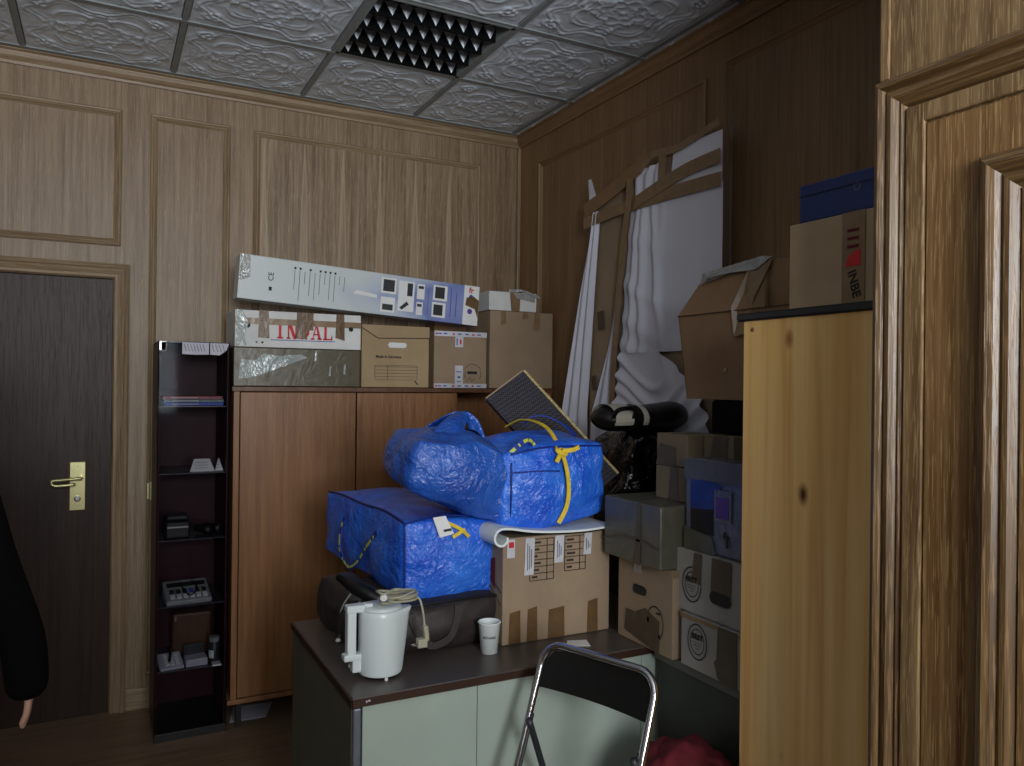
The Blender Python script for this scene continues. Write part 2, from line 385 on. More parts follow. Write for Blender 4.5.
# right wall
struct(boxo('wall_right', (XR, XR + .1, YF, YB, 0, ZC), 'oak_right'))
bm = bmesh.new()
frame_rect(bm, ('X', XR), 2.50, .2, 3.90, 2.845, PROF_PANEL); frame_rect(bm, ('X', XR), 1.0, .2, 2.385, 2.88, PROF_PANEL)
struct(link_mesh('trim_5', bm, ('oak_right', 'oak_right_h')))
bm = bmesh.new(); bx(bm, XR - .022, XR, YB - .024, YB, 0, ZC - .06); struct(link_mesh('trim_6', bm, 'oak_mold', bevel=.005))
struct(boxo('wall_left', (XL - .1, XL, YF, YB, 0, ZC), 'wallplain'))
# front wall (behind the camera) with a window opening
WX0, WX1, WZ0, WZ1 = -1.15, .80, 1.15, 2.75
bm = bmesh.new()
bx(bm, XL - .1, WX0, YF - .1, YF, 0, ZC); bx(bm, WX1, XR + .1, YF - .1, YF, 0, ZC); bx(bm, WX0, WX1, YF - .1, YF, 0, WZ0); bx(bm, WX0, WX1, YF - .1, YF, WZ1, ZC)
struct(link_mesh('wall_front', bm, 'wallplain'))
bm = bmesh.new()
for a, b, c, d in ((WX0, WX0 + .05, WZ0, WZ1), (WX1 - .05, WX1, WZ0, WZ1), (WX0, WX1, WZ0, WZ0 + .05), (WX0, WX1, WZ1 - .05, WZ1), ((WX0 + WX1) / 2 - .02, (WX0 + WX1) / 2 + .02, WZ0, WZ1)):
    bx(bm, a, b, YF - .08, YF - .04, c, d)
struct(link_mesh('window_1', bm, 'whitecard', bevel=.004))
# unseen low blocker added behind the camera to shade floor and door
struct(boxo('added_light_blocker', (XL, .30, -1.0, -.92, 0, 1.85), 'oak'))
# near oak wall (return on the right) with door 2
NX, NY = 1.25, .955
struct(boxo('wall_near_right', (NX, XR, YF, NY - .004, 0, ZC), 'oak_near'))
bm = bmesh.new(); frame_rect(bm, ('X', NX), -.05, 0, NY, 2.125, PROF_NEAR, True)
struct(link_mesh('trim_7', bm, ('oak_near_mold', 'oak_near_mold_h')))
bm = bmesh.new(); bx(bm, NX - .010, NX, NY - .056 - .036, NY - .056, 0, 2.066); bx(bm, NX - .010, NX, .0, NY - .09, 2.034, 2.066)
bx(bm, NX - .006, NX, NY - .02, NY, 2.13, ZC)
struct(link_mesh('trim_8', bm, 'oak_near', bevel=.003))
d2 = struct(boxo('door_2', (NX - .006, NX, .0, NY - .094, .01, 2.03), 'oak_near_panel', bevel=.002))
bm = bmesh.new(); frame_rect(bm, ('X', NX - .006), .14, .18, .762, 1.945, PROF_NEARP)
link_mesh('panel_moulding', bm, ('oak_near_mold', 'oak_near_mold_h'), d2)
bm = bmesh.new(); bx(bm, NX - .010, NX - .005, .20, .70, .24, 1.885); link_mesh('door_panel', bm, 'oak_near_panel', d2)
# baseboard
bm = bmesh.new(); bx(bm, DX1 + .07, XR, YB - .016, YB, 0, .10); bx(bm, DX1 + .07, XR, YB - .022, YB, .0, .02); struct(link_mesh('baseboard_back', bm, 'oak_mold_h', bevel=.004))
# door 1
d1 = struct(boxo('door_1', (DX0, DX1, YB + .012, YB + .052, .0005, DZ - .002), 'door_dark', bevel=.002))
bm = bmesh.new(); frame_rect(bm, ('Y', YB), DX0 - .07, 0, DX1 + .07, DZ + .07, PROF_CASE, True); struct(link_mesh('trim_9', bm, ('oak_mold', 'oak_mold_h')))
pl = boxo('handle_plate', (-.136, -.070, YB + .002, YB + .012, .965, 1.190), 'brass', d1, bevel=.003)
bm = bmesh.new(); sweep(bm, smoothpath([(-.088, YB + .004, 1.118), (-.088, YB - .05, 1.118), (-.10, YB - .055, 1.118), (-.195, YB - .05, 1.112), (-.205, YB - .05, 1.106), (-.19, YB - .05, 1.088), (-.11, YB - .05, 1.092)], 5), circ(.0075, 8)); link_mesh('door_handle', bm, 'brass', d1, smooth=True)
bm = bmesh.new(); lathe(bm, [(.014, 0), (.014, .006), (.008, .008), (.0, .008)], 16)
o = link_mesh('lock_cylinder', bm, 'steel', d1, smooth=False); o.location = (-.103, YB + .002, 1.02); o.rotation_euler = (PI / 2, 0, 0)
bm = bmesh.new()
for z in (1.17, .985): lathe(bm, [(.004, z), (.004, z + .002), (0, z + .002)], 8)
for vtx in bm.verts: vtx.co = Vector((-.103 + vtx.co.x, YB + .003 - (vtx.co.z - (1.17 if vtx.co.z > 1.1 else .985)) - .002, (1.17 if vtx.co.z > 1.1 else .985) + vtx.co.y))
link_mesh('screw', bm, 'steel', d1)
# small barrel hinge on panel 2 moulding
bm = bmesh.new(); lathe(bm, [(.0, 1.0), (.008, 1.0), (.008, 1.085), (0, 1.085)], 10, .205, YB - .022); bx(bm, .19, .22, YB - .02, YB - .012, 1.005, 1.08)
struct(link_mesh('trim_10', bm, 'brass'))

# ceiling tiles (embossed) 0.612 grid
G = .612; GX0, GY0 = .278, 3.468
def relief(u, v):
    au, av = abs(u), abs(v); r = math.hypot(u, v); th = math.atan2(v, u)
    h = 0
    # bracketed square outline
    k = max(au, av); q = min(au, av)
    s = k + .10 * math.cos(q * 7.5) * (1 if q < .6 else 1) - .03 * math.cos(q * 15)
    for c, a in ((.80, 1.0), (.88, .6), (.70, .55), (.95, .5)):
        h += a * math.exp(-((s - c) / .022) ** 2)
    # quatrefoil
    rq = r * (1 + .16 * math.cos(4 * th)) 
    for c, a in ((.60, .9), (.53, .5)):
        h += a * math.exp(-((rq - c) / .02) ** 2)
    # rosette
    h += .9 * math.exp(-((r - (.26 + .10 * abs(math.cos(4 * th)))) / .025) ** 2)
    h += .6 * math.exp(-((r - (.14 + .05 * abs(math.cos(4 * th + .8)))) / .02) ** 2) + .9 * math.exp(-(r / .05) ** 2)
    if r < .5: h += .5 * max(0, math.cos(8 * th + 9 * r)) * math.exp(-((r - .38) / .08) ** 2)
    # corner scrolls
    cu, cv = au - .72, av - .72; rc = math.hypot(cu, cv); tc = math.atan2(cv, cu)
    h += .9 * math.exp(-((rc - .10 - .02 * math.cos(3 * tc)) / .018) ** 2) + .7 * math.exp(-(rc / .035) ** 2)
    # leaf scrolls on the axes
    for a, b in ((au, av), (av, au)):
        h += .7 * math.exp(-((a - .62 + 1.6 * (b - .02) ** 2 * 6) / .02) ** 2) * (1 if b < .22 else 0)
        h += .5 * math.exp(-((b - .10 - .06 * math.sin(a * 14)) / .018) ** 2) * (1 if .36 < a < .72 else 0)
    h += .35 * noise.noise(Vector((au * 9, av * 9, 1.3)))
    return h
NT_ = 84
tb = bmesh.new(); grid = []
for i in range(NT_ + 1):
    row = []
    for j in range(NT_ + 1):
        u = -1 + 2 * i / NT_; v = -1 + 2 * j / NT_
        e = min(1, (1 - max(abs(u), abs(v))) / .05)
        row.append(tb.verts.new((u * .290, v * .290, -.0065 * max(0, relief(u, v)) * e - .002)))
    grid.append(row)
for i in range(NT_):
    for j in range(NT_): tb.faces.new((grid[i][j], grid[i][j + 1], grid[i + 1][j + 1], grid[i + 1][j]))
bmesh.ops.recalc_face_normals(tb, faces=tb.faces)
tile_me = bpy.data.meshes.new('tile'); tb.to_mesh(tile_me); tb.free(); tile_me.materials.append(M['tile'])
for p in tile_me.polygons: p.use_smooth = True
bars = bmesh.new()
xs = [GX0 + k * G for k in range(-4, 5)]; ys = [GY0 + k * G for k in range(-9, 3)]
for x in xs:
    if XL < x < XR: bx(bars, x - .012, x + .012, YF, YB, ZC - .002, ZC + .014)
for y in ys:
    if YF < y < YB: bx(bars, XL, XR, y - .012, y + .012, ZC - .003, ZC + .014)
link_mesh('grid_bars', bars, 'tbar', ceil)
for x in xs:
    for y in ys:
        cx, cy = x + G / 2, y + G / 2
        if cx - G / 2 > XR - .02 or cx + G / 2 < XL + .1 or cy - G / 2 > YB - .02 or cy < -.6: continue
        if abs(cx - (GX0 + 1.5 * G)) < .1 and abs(cy - (GY0 - .5 * G)) < .1: continue
        o = bpy.data.objects.new('tile', tile_me); COL.objects.link(o); o.parent = ceil; o.location = (cx, cy, ZC + .006)
        # clip tiles that would pass through walls by scaling is wrong; cut mesh copies instead
        ex = cx + .29 - XR; ey = cy + .29 - YB; exl = XL - (cx - .29)
        if ex > 0 or ey > 0 or exl > 0:
            b2 = bmesh.new(); b2.from_mesh(tile_me)
            for amt, co, no in ((ex, (.29 - ex, 0, 0), (1, 0, 0)), (ey, (0, .29 - ey, 0), (0, 1, 0)), (exl, (-.29 + exl, 0, 0), (-1, 0, 0))):
                if amt > 0: bmesh.ops.bisect_plane(b2, geom=b2.verts[:] + b2.edges[:] + b2.faces[:], plane_co=co, plane_no=no, clear_outer=True)
            me = bpy.data.meshes.new('tile'); b2.to_mesh(me); b2.free()
            if not me.materials: me.materials.append(M['tile'])
            o.data = me
# ceiling light
LX, LY = GX0 + 1.5 * G, GY0 - .5 * G
lamp = thing('ceiling_light', 'square recessed louvre ceiling light with rows of mirrored aluminium cells, switched off', 'ceiling light', (LX, LY, ZC - .004))
bm = bmesh.new()
H_ = .297
bx(bm, -H_, H_, -H_, -H_ + .016, 0, .12); bx(bm, -H_, H_, H_ - .016, H_, 0, .12); bx(bm, -H_, -H_ + .016, -H_, H_, 0, .12); bx(bm, H_ - .016, H_, -H_, H_, 0, .12)
link_mesh('frame', bm, 'tbar', lamp)
boxo('housing', (-.281, .281, -.281, .281, .1, .12), 'void', lamp)
bm = bmesh.new()
R4 = 4; C9 = 9
for r in range(R4 + 1):
    y = -.281 + .562 * r / R4
    bx(bm, -.281, .281, y - .003, y + .003, .0, .092)
link_mesh('louvre', bm, 'void', lamp)
for r in range(R4):
    w = .562 / C9; y1 = -.281 + .562 * (r + 1) / R4 - .005
    for c in range(C9):
        bm = bmesh.new(); x0 = -.281 + w * c
        a = (x0 + .001, y1, .062); b_ = (x0 + w - .001, y1, .062); d_ = (x0 + w * .56, y1 - .002, .008); e_ = (x0 + w * .5, y1 - .012, .062)
        poly(bm, (a, d_, e_)); poly(bm, (e_, d_, b_))
        link_mesh('reflector', bm, 'alu' if r < 3 else 'alusheen', lamp)  # far row's bright reflection is painted in with a whiter material

# ------------------------------------------------------------------ box builders
class Box:
    """a carton: local origin at the centre of its base; faces F (-Y), L (-X), T, R, B"""
    def __init__(s, name, label, cat, x0, x1, y0, y1, z0, z1, mat, rz=0, group=None, bev=.003, flapline=True, part='box_body'):
        s.w, s.d, s.h = x1 - x0, y1 - y0, z1 - z0
        s.o = thing(name, label, cat, ((x0 + x1) / 2, (y0 + y1) / 2, z0), rz, group)
        bm = bmesh.new(); bx(bm, -s.w / 2, s.w / 2, -s.d / 2, s.d / 2, 0, s.h)
        bmesh.ops.subdivide_edges(bm, edges=bm.edges[:], cuts=3, use_grid_fill=True)
        for v in bm.verts:
            c = v.co; fx = 1 - (2 * c.x / s.w) ** 2; fy = 1 - (2 * c.y / s.d) ** 2; fz = 1 - (2 * c.z / s.h - 1) ** 2
            n = noise.noise(c * 9 + Vector(s.o.location) * 3)
            if abs(abs(c.y) - s.d / 2) < 1e-5 and fx > .01 and fz > .01: c.y += (1 if c.y > 0 else -1) * (.0015 * fx * fz * (n))
            if abs(abs(c.x) - s.w / 2) < 1e-5 and fy > .01 and fz > .01: c.x += (1 if c.x > 0 else -1) * (.0015 * fy * fz * (n))
        link_mesh(part, bm, mat, s.o, bevel=bev)
        if flapline and s.w > .12:
            bm = bmesh.new(); bx(bm, -s.w / 2 + .002, s.w / 2 - .002, -.0012, .0012, s.h - .0005, s.h + .0006); link_mesh('flap_seam', bm, 'ink', s.o)
    def P(s, face, u, v, off=0):
        """u from left to right seen from outside, v up"""
        if face == 'F': return Vector((-s.w / 2 + u, -s.d / 2 - off, v))
        if face == 'L': return Vector((-s.w / 2 - off, s.d / 2 - u, v))
        if face == 'T': return Vector((-s.w / 2 + u, -s.d / 2 + v, s.h + off))
        if face == 'R': return Vector((s.w / 2 + off, -s.d / 2 + u, v))
    def quad(s, name, face, pts, mat, off=.0025, th=.0008):
        bm = bmesh.new()
        n = {'F': (0, -1, 0), 'L': (-1, 0, 0), 'T': (0, 0, 1), 'R': (1, 0, 0)}[face]
        slab(bm, [s.P(face, u, v, off) for u, v in pts], n, th)
        return link_mesh(name, bm, mat, s.o)
    def rect(s, name, face, u0, v0, u1, v1, mat, off=.0025, th=.0008):
        return s.quad(name, face, ((u0, v0), (u1, v0), (u1, v1), (u0, v1)), mat, off, th)
    def rects(s, name, face, L, mat, off=.0028, th=.0006):
        if name in ('printed_tape', 'picture', 'icon', 'white_panel'):
            for q in L: s.rect(name, face, *q, mat, off, th)
            return
        bm = bmesh.new(); n = {'F': (0, -1, 0), 'L': (-1, 0, 0), 'T': (0, 0, 1)}[face]
        for u0, v0, u1, v1 in L: slab(bm, [s.P(face, u, v, off) for u, v in ((u0, v0), (u1, v0), (u1, v1), (u0, v1))], n, th)
        return link_mesh(name, bm, mat, s.o)
    def ring(s, name, face, u, v, r0, r1, mat, off=.003, n=28, ky=1):
        bm = bmesh.new(); A = []; B = []
        for i in range(n):
            a = 2 * PI * i / n; A.append(bm.verts.new(s.P(face, u + r0 * math.cos(a), v + ky * r0 * math.sin(a), off))); B.append(bm.verts.new(s.P(face, u + r1 * math.cos(a), v + ky * r1 * math.sin(a), off)))
        for i in range(n): bm.faces.new((A[i], A[(i + 1) % n], B[(i + 1) % n], B[i]))
        return link_mesh(name, bm, mat, s.o)
    def slot(s, name, face, u, v, w, h, mat, off=.003):
        pts = []
        for i in range(9): a = -PI / 2 + PI * i / 8; pts.append((u + w / 2 - h / 2 + h / 2 * math.cos(a), v + h / 2 * math.sin(a)))
        for i in range(9): a = PI / 2 + PI * i / 8; pts.append((u - w / 2 + h / 2 + h / 2 * math.cos(a), v + h / 2 * math.sin(a)))
        return s.quad(name, face, pts, mat, off, .0005)
    def text(s, name, face, u, v, t, size, mat, rot=0, off=.003, sx=1, bold=0):
        if face == 'F': R = Matrix(((1, 0, 0), (0, 0, -1), (0, 1, 0)))
        elif face == 'L': R = Matrix(((0, 0, -1), (-1, 0, 0), (0, 1, 0)))
        else: R = Matrix.Identity(3)
        m = Matrix.Translation(s.P(face, u, v, off)) @ R.to_4x4() @ Matrix.Rotation(rot, 4, 'Z')
        return text(name, t, size, mat, s.o, m, sx=sx, bold=bold)

# ------------------------------------------------------------------ low cabinet on legs and its boxes
CT = 1.552
cab = thing('storage_cabinet', 'wide walnut veneer cupboard on dark legs along the back wall, boxes on top', 'cabinet', (1.37, 3.9, 0))
cab_o = Vector(cab.location)
def cb(name, d, mat, bevel=.002, parent=None):
    d = (d[0] - 1.37, d[1] - 1.37, d[2] - 3.9, d[3] - 3.9, d[4], d[5]); return boxo(name, d, mat, parent or cab, bevel=bevel)
cb('top', (.512, 2.185, 3.695, 4.12, CT - .024, CT - .002), 'veneer_dk')
cb('side_panel', (.52, .546, 3.705, 4.12, .135, CT - .024), 'veneer')
cb('side_panel', (2.155, 2.18, 3.705, 4.12, .135, CT - .024), 'veneer')
cb('side_panel', (1.602, 1.622, 3.72, 4.12, .135, CT - .024), 'veneer')
cb('bottom_panel', (.505, 2.18, 3.69, 4.12, .118, .138), 'veneer')
cb('back_panel', (.546, 2.155, 4.10, 4.12, .138, CT - .024), 'veneer')
cb('shelf', (1.622, 2.155, 3.73, 4.10, .95, .97), 'veneer')
for a, b in ((.549, 1.081), (1.088, 1.600)):
    dr = cb('door', (a, b, 3.700, 3.720, .142, CT - .028), 'veneer')
    k = bmesh.new(); lathe(k, [(.0, 0), (.006, 0), (.005, .01), (.009, .018), (.0, .02)], 12)
    o = link_mesh('knob', k, 'veneer_dk', dr, smooth=True); o.location = ((b if a < 1 else a) - 1.37 + (-.04 if a < 1 else .04), -.2, .80); o.rotation_euler = (PI / 2, 0, 0)
for lx in (.56, 1.10, 1.62, 2.14):
    for ly in (3.74, 4.07): cb('leg', (lx - .012, lx + .012, ly - .012, ly + .012, 0, .118), 'black')

# olive tape-wrapped box
b = Box('taped_box', 'low box wrapped all over in shiny olive brown tape under the white red-lettered carton', 'box', .517, 1.10, 3.70, 3.98, CT, CT + .176, 'olive')
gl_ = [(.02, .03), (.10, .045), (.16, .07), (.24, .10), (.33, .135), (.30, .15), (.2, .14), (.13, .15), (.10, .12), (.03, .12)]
b.quad('painted_glare', 'F', gl_, 'glarefilm', .002, .001)  # glare on the film, painted as pale patches on the front
for u, v in ((.43, .05), (.50, .06), (.36, .12)): b.quad('painted_glare', 'F', [(u, v), (u + .008, v), (u + .012, v + .05), (u + .004, v + .045)], 'glarefilm', .002, .001)
# INDAL carton
b = Box('lettered_carton', 'long white carton with big red letters and brown tape strips, under the long lamp box', 'box', .520, 1.10, 3.695, 3.98, CT + .178, CT + .345, 'whitecard')
W_, H_2 = b.w, b.h
b.rects('brown_band', 'F', [(.0, .104, W_, .132)], 'tape2', .0040)
LET = {'I': [((.25, 0), (.75, 0), (.75, .12), (.25, .12)), ((.25, .88), (.75, .88), (.75, 1), (.25, 1)), ((.39, .1), (.61, .1), (.61, .9), (.39, .9))],
 'N': [((0, 0), (.34, 0), (.34, .1), (0, .1)), ((.10, .05), (.24, .05), (.24, 1), (.10, 1)), ((.0, .9), (.3, .9), (.3, 1), (.0, 1)), ((.12, 1), (.42, 1), (.88, 0), (.60, 0)), ((.76, 0), (.86, 0), (.86, .95), (.76, .95)), ((.64, .9), (.98, .9), (.98, 1), (.64, 1))],
 'D': [((.02, 0), (.5, 0), (.5, .1), (.02, .1)), ((.02, .9), (.5, .9), (.5, 1), (.02, 1)), ((.12, .05), (.34, .05), (.34, .95), (.12, .95)), ((.48, 0), (.78, .15), (.7, .25), (.48, .1)), ((.48, 1), (.78, .85), (.7, .75), (.48, .9)), ((.72, .12), (.94, .35), (.94, .65), (.72, .88), (.68, .7), (.68, .3))],
 'A': [((0, 0), (.34, 0), (.34, .1), (0, .1)), ((.6, 0), (1, 0), (1, .1), (.6, .1)), ((.12, .05), (.22, .05), (.5, .85), (.44, 1)), ((.44, 1), (.6, 1), (.92, .05), (.68, .05)), ((.25, .3), (.68, .3), (.66, .4), (.28, .4))],
 'L': [((.04, 0), (.86, 0), (.86, .1), (.04, .1)), ((.04, .9), (.5, .9), (.5, 1), (.04, 1)), ((.16, .05), (.38, .05), (.38, .95), (.16, .95)), ((.76, .05), (.9, .0), (.9, .34), (.84, .34))]}
for i, c_ in enumerate('INDAL'):
    bm = bmesh.new()
    for q in LET[c_]: slab(bm, [b.P('F', .172 + i * .0555 + x * .052, .042 + y * .070, .0032) for x, y in q], (0, -1, 0), .0005)
    link_mesh('lettering', bm, 'red', b.o)
b.rects('underline', 'F', [(.155, .034, .455, .037)], 'blueink', .003)
for u, w in ((.10, .05), (.27, .052), (.455, .045)): b.quad('tape', 'F', ((u, .045 if u < .4 else .055), (u + w, .042), (u + w * .92, b.h), (u + .004, b.h)), 'tape', .0042)
b.quad('tape', 'F', ((.32, .085), (.35, .085), (.35, b.h), (.32, b.h)), 'tape', .004)
b.rects('print', 'F', [(.09, .02, .098, .026), (.115, .018, .124, .026)], 'ink', .003)
b.quad('clear_tape', 'F', ((.004, .004), (.05, .008), (.04, .06), (.06, .11), (.03, b.h), (.004, b.h)), 'glarefilm', .0042)
for u in (.055, .53): b.ring('hole', 'F', u, .098, .0001, .011, 'ink', .0046)
# archive box
b = Box('archive_box', 'pale kraft archive box with white oval hand hole and printed table', 'box', 1.107, 1.455, 3.70, 3.99, CT, CT + .30, 'kraft2')
b.quad('lid_flap', 'F', ((.0, b.h - .012), (.08, b.h - .058), (b.w, b.h - .05), (b.w, b.h + .004), (0, b.h + .004)), 'kraft2', .002, .003)
b.quad('flap_edge', 'F', ((.0, b.h - .014), (.08, b.h - .062), (b.w, b.h - .054), (b.w, b.h - .050), (.08, b.h - .058), (0, b.h - .010)), 'inkbrown', .0052, .0004)
b.slot('hand_hole', 'F', .18, .208, .096, .026, 'paper')
b.text('lettering', 'F', .135, .150, 'Made in Germany', .018, 'ink', bold=.0004)
L = [(.065, y, .285, y + .0014) for y in (.036, .052, .068, .084, .100, .107)] + [(x, .036, x + .0014, .108) for x in (.065, .13, .284)]
b.rects('printed_table', 'F', L, 'ink')
b.quad('print', 'F', ((.27, .03), (.273, .034), (.292, .015), (.288, .012)), 'ink')
# small taped carton
b = Box('small_carton', 'small kraft carton edged with printed white tape beside the archive box', 'box', 1.487, 1.782, 3.71, 3.98, CT, CT + .29, 'kraft')
b.rects('printed_tape', 'F', [(0, b.h - .026, b.w, b.h), (0, 0, b.w, .022), (.115, b.h - .08, .16, b.h - .026), (.115, .022, .16, .115)], 'printtape', .002)
random.seed(3)
b.rects('tape_print', 'F', [(u, v, u + .02, v + .006) for u in (.02, .05, .13, .17, .24) for v in (.007, b.h - .016)] + [(.122, b.h - .07, .128, b.h - .035), (.125, .03, .15, .034), (.13, .05, .145, .06), (.12, .08, .15, .085)], 'blueink', .003)
b.rects('tape_print', 'F', [(u, v, u + .012, v + .008) for u in (.005, .10, .21) for v in (.006, b.h - .018)] + [(.14, b.h - .065, .15, b.h - .04)], 'red', .0032)
b.rects('logo_print', 'F', [(.185, .072, .24, .086)], 'ink', .003)
bm = bmesh.new()
for q in ([(.17, .10), (.19, .118), (.21, .126), (.235, .118), (.262, .10)], [(.175, .05), (.17, .07), (.178, .085)], [(.255, .045), (.262, .065), (.26, .09)], [(.18, .035), (.20, .055), (.21, .035), (.225, .05)]):
    for (a, c), (e, f) in zip(q, q[1:]):
        dx, dy = e - a, f - c; l = math.hypot(dx, dy); nx, ny = -dy / l * .0012, dx / l * .0012
        slab(bm, [b.P('F', *p, .0028) for p in ((a - nx, c - ny), (e - nx, f - ny), (e + nx, f + ny), (a + nx, c + ny))], (0, -1, 0), .0005)
link_mesh('logo_print', bm, 'inkbrown', b.o)
# big plain carton
b = Box('large_carton', 'tall plain kraft carton at right end of the cupboard, tape tabs at its top', 'box', 1.797, 2.178, 3.70, 4.05, CT, CT + .41, 'kraft')
for u, w, h in ((.06, .035, .075), (.19, .035, .04), (.26, .04, .10)): b.quad('tape', 'F', ((u, b.h - h), (u + w, b.h - h + .008), (u + w - .004, b.h), (u + .006, b.h)), 'tape2', .0025)
# behind carton seen between
b = Box('rear_carton', 'dark kraft carton behind the small and the large cartons on the cupboard', 'box', 1.60, 1.79, 3.99, 4.12, CT, CT + .45, 'kraft4')
# small white box
b = Box('white_parcel', 'small white parcel with clear tape on top of the tall plain carton', 'box', 1.79, 2.075, 3.70, 3.88, CT + .412, CT + .512, 'whitecard')
b.quad('tape', 'F', ((.13, 0), (.18, 0), (.185, b.h), (.12, b.h)), 'tape2', .0025)
b.quad('clear_film', 'F', ((.16, b.h - .03), (.27, b.h - .05), (.275, b.h - .01), (.14, b.h)), 'silver', .0035)
bm = bmesh.new(); sweep(bm, smoothpath([(-.03, -.092, .105), (.03, -.10, .11), (.09, -.098, .098), (.155, -.096, .078)], 5), [(-.006, -.006), (.006, -.007), (.008, .006), (-.005, .007)]); link_mesh('tape_fold', bm, 'silver', b.o)
# long lamp box, tilted
tl = -math.atan2(.074, 1.18)
b = Box('long_lamp_carton', 'very long white and blue printed carton lying across the boxes on the cupboard', 'box', .522, 1.715, 3.62, 3.74, 1.935, 2.138, 'lampbox', flapline=False)
b.o.location = (1.122, 3.755, 1.899 + .013); b.o.rotation_euler = (0, -tl, 0)
b.rect('end_label', 'F', b.w - .085, 0, b.w, b.h, 'paper', .0015)
b.text('lettering', 'F', b.w - .045, b.h - .025, 'fr', .042, 'red', rot=-PI / 2 + PI / 2, bold=.001)
b.ring('logo_print', 'F', b.w - .045, b.h - .058, .0001, .012, 'blueink'); b.ring('logo_print', 'F', b.w - .048, .07, .0001, .014, 'purpleink')
b.quad('tape', 'F', ((b.w - .075, .10), (b.w - .02, .085), (b.w - .002, .04), (b.w - .0, .13), (b.w - .03, .15), (b.w - .07, .14)), 'tape', .003)
WP = [(.865, .115), (.865, .018)]
b.rects('white_panel', 'F', [(.665, .108, .742, .185), (.667, .016, .740, .09), (.755, .03, .838, .18), (.852, .10, .892, .175), (.852, .02, .886, .085), (.938, .105, 1.015, .182), (.936, .02, 1.010, .095)], 'paper', .0018)
b.rects('picture', 'F', [(.675, .118, .733, .176), (.676, .026, .730, .055), (.800, .108, .828, .172), (.858, .152, .886, .166), (.856, .062, .880, .076), (.948, .116, 1.0, .174), (.944, .030, .994, .084)], 'dkgrey', .003)
b.quad('picture', 'F', ((.764, .046), (.776, .036), (.812, .066), (.800, .08)), 'dkgrey', .003)
b.quad('picture', 'F', ((.53, .095), (.545, .105), (.645, .094), (.648, .078), (.545, .085), (.531, .083)), 'paper', .003)
b.rects('small_text', 'F', [(.245 + i * .0235, .158 - h_, .2475 + i * .0235, .158) for i, h_ in enumerate((.09, .14, .06, .11, .125, .10, .05, .12, .125, .04, .07))] + [(.912, .03, .915, .165)], 'inkgrey', .003)
b.rects('small_text', 'F', [(1.035 + i * .03, .03, 1.038 + i * .03, .175 - .02 * i) for i in range(2)], 'blueink', .003)
b.rects('icon', 'F', [(.243 + i * .0235, .164, .252 + i * .0235, .174) for i in (0, 1, 3, 5, 6, 7, 8)] + [(.135, .05, .148, .068)], 'ink', .003)
b.text('lettering', 'F', .142, .115, 'CE', .034, 'ink', rot=PI / 2)
b.quad('clear_tape', 'F', ((.002, .08), (.05, .1), (.045, .2), (.002, .2)), 'silver', .002)

# ------------------------------------------------------------------ display cabinet with glass front
SX0, SX1, SY0, SY1, SZ = .208, .503, 3.712, 4.10, 1.745
sc_ = thing('glass_display_cabinet', 'narrow tall dark aubergine display cabinet with smoked glass door and taped papers on top edge', 'display cabinet', (SX0, SY0, 0))
W3, D3 = SX1 - SX0, SY1 - SY0
def sb(name, d, mat, bevel=.001): return boxo(name, d, mat, sc_, bevel=bevel)
sb('side_panel', (0, .01, .008, D3, .03, SZ), 'cabin'); sb('side_panel', (W3 - .01, W3, .008, D3, .03, SZ), 'cabin')
sb('back_panel', (.01, W3 - .01, D3 - .01, D3, .03, SZ), 'cabin'); sb('top', (0, W3, .008, D3, SZ - .006, SZ), 'shelfglass')
sb('base', (0, W3, .0, D3, .0, .03), 'black')
SHZ = (1.462, 1.165, .872, .580, .297)
for z in SHZ: sb('shelf', (.011, W3 - .011, .02, D3 - .011, z - .006, z), 'shelfglass')
sb('glass_door', (0, W3, -.002, .003, .03, SZ), 'glass', 0)
sb('door_edge', (0, .004, -.004, .006, .03, SZ), 'blackmat'); sb('door_edge', (W3 - .004, W3, -.004, .006, .03, SZ), 'blackmat'); sb('door_edge', (.004, W3 - .004, -.004, .006, .03, .036), 'black')
bm = bmesh.new(); bx(bm, .004, .03, -.007, -.004, SZ - .04, SZ - .002); link_mesh('door_bracket', bm, 'steel', sc_)
for (a, c, h_) in ((.012, .032, .042), (.095, .205, .055), (.21, .29, .055)):
    bm = bmesh.new(); slab(bm, [(a, -.006, SZ - .004), (c, -.006, SZ - .004), (c if c < .28 else c - .012, -.006, SZ - h_ + (.02 if c > .28 else 0)), ((a + c) / 2, -.006, SZ - h_ - .002), (a, -.006, SZ - h_)], (0, -1, 0), .001)
    pp = link_mesh('paper_note', bm, 'papergrey', sc_)
    bm = bmesh.new()
    if a > .05:
        n_ = 7 if a < .2 else 4
        for i in range(n_):
            x = a + .006 + i * (c - a - .02) / n_
            slab(bm, [(x, -.0075, SZ - .01), (x + .003, -.0075, SZ - .01), (x + .012, -.0075, SZ - h_ + .012), (x + .009, -.0075, SZ - h_ + .012)], (0, -1, 0), .0004)
        link_mesh('drawing', bm, 'inkgrey', pp)
def at_shelf(i, x, y): return (SX0 + x, SY0 + y, SHZ[i] + .001)
for k, (mt, dz, rz, dx) in enumerate((('paper2', 0, .02, 0), ('paper3', .014, -.03, .006), ('paper1', .028, .03, -.004))):
    lb = ('glossy blue magazine at bottom of the pile on the top shelf', 'green printed magazine in middle of the pile on the top shelf', 'pinkish grey printed magazine uppermost on the top shelf')[k]
    o = thing('magazine', lb, 'magazine', at_shelf(0, .15 + dx, .16), rz, 'magazines on the top shelf'); o.location.z += dz
    bm = bmesh.new(); bx(bm, -.125, .125, -.10, .10, 0, .012)
    bmesh.ops.subdivide_edges(bm, edges=bm.edges[:], cuts=4, use_grid_fill=True)
    link_mesh('cover', bm, mt, o)
    boxo('pages', (-.09, .02, -.1015, .09, .004, .007), 'paper', o)
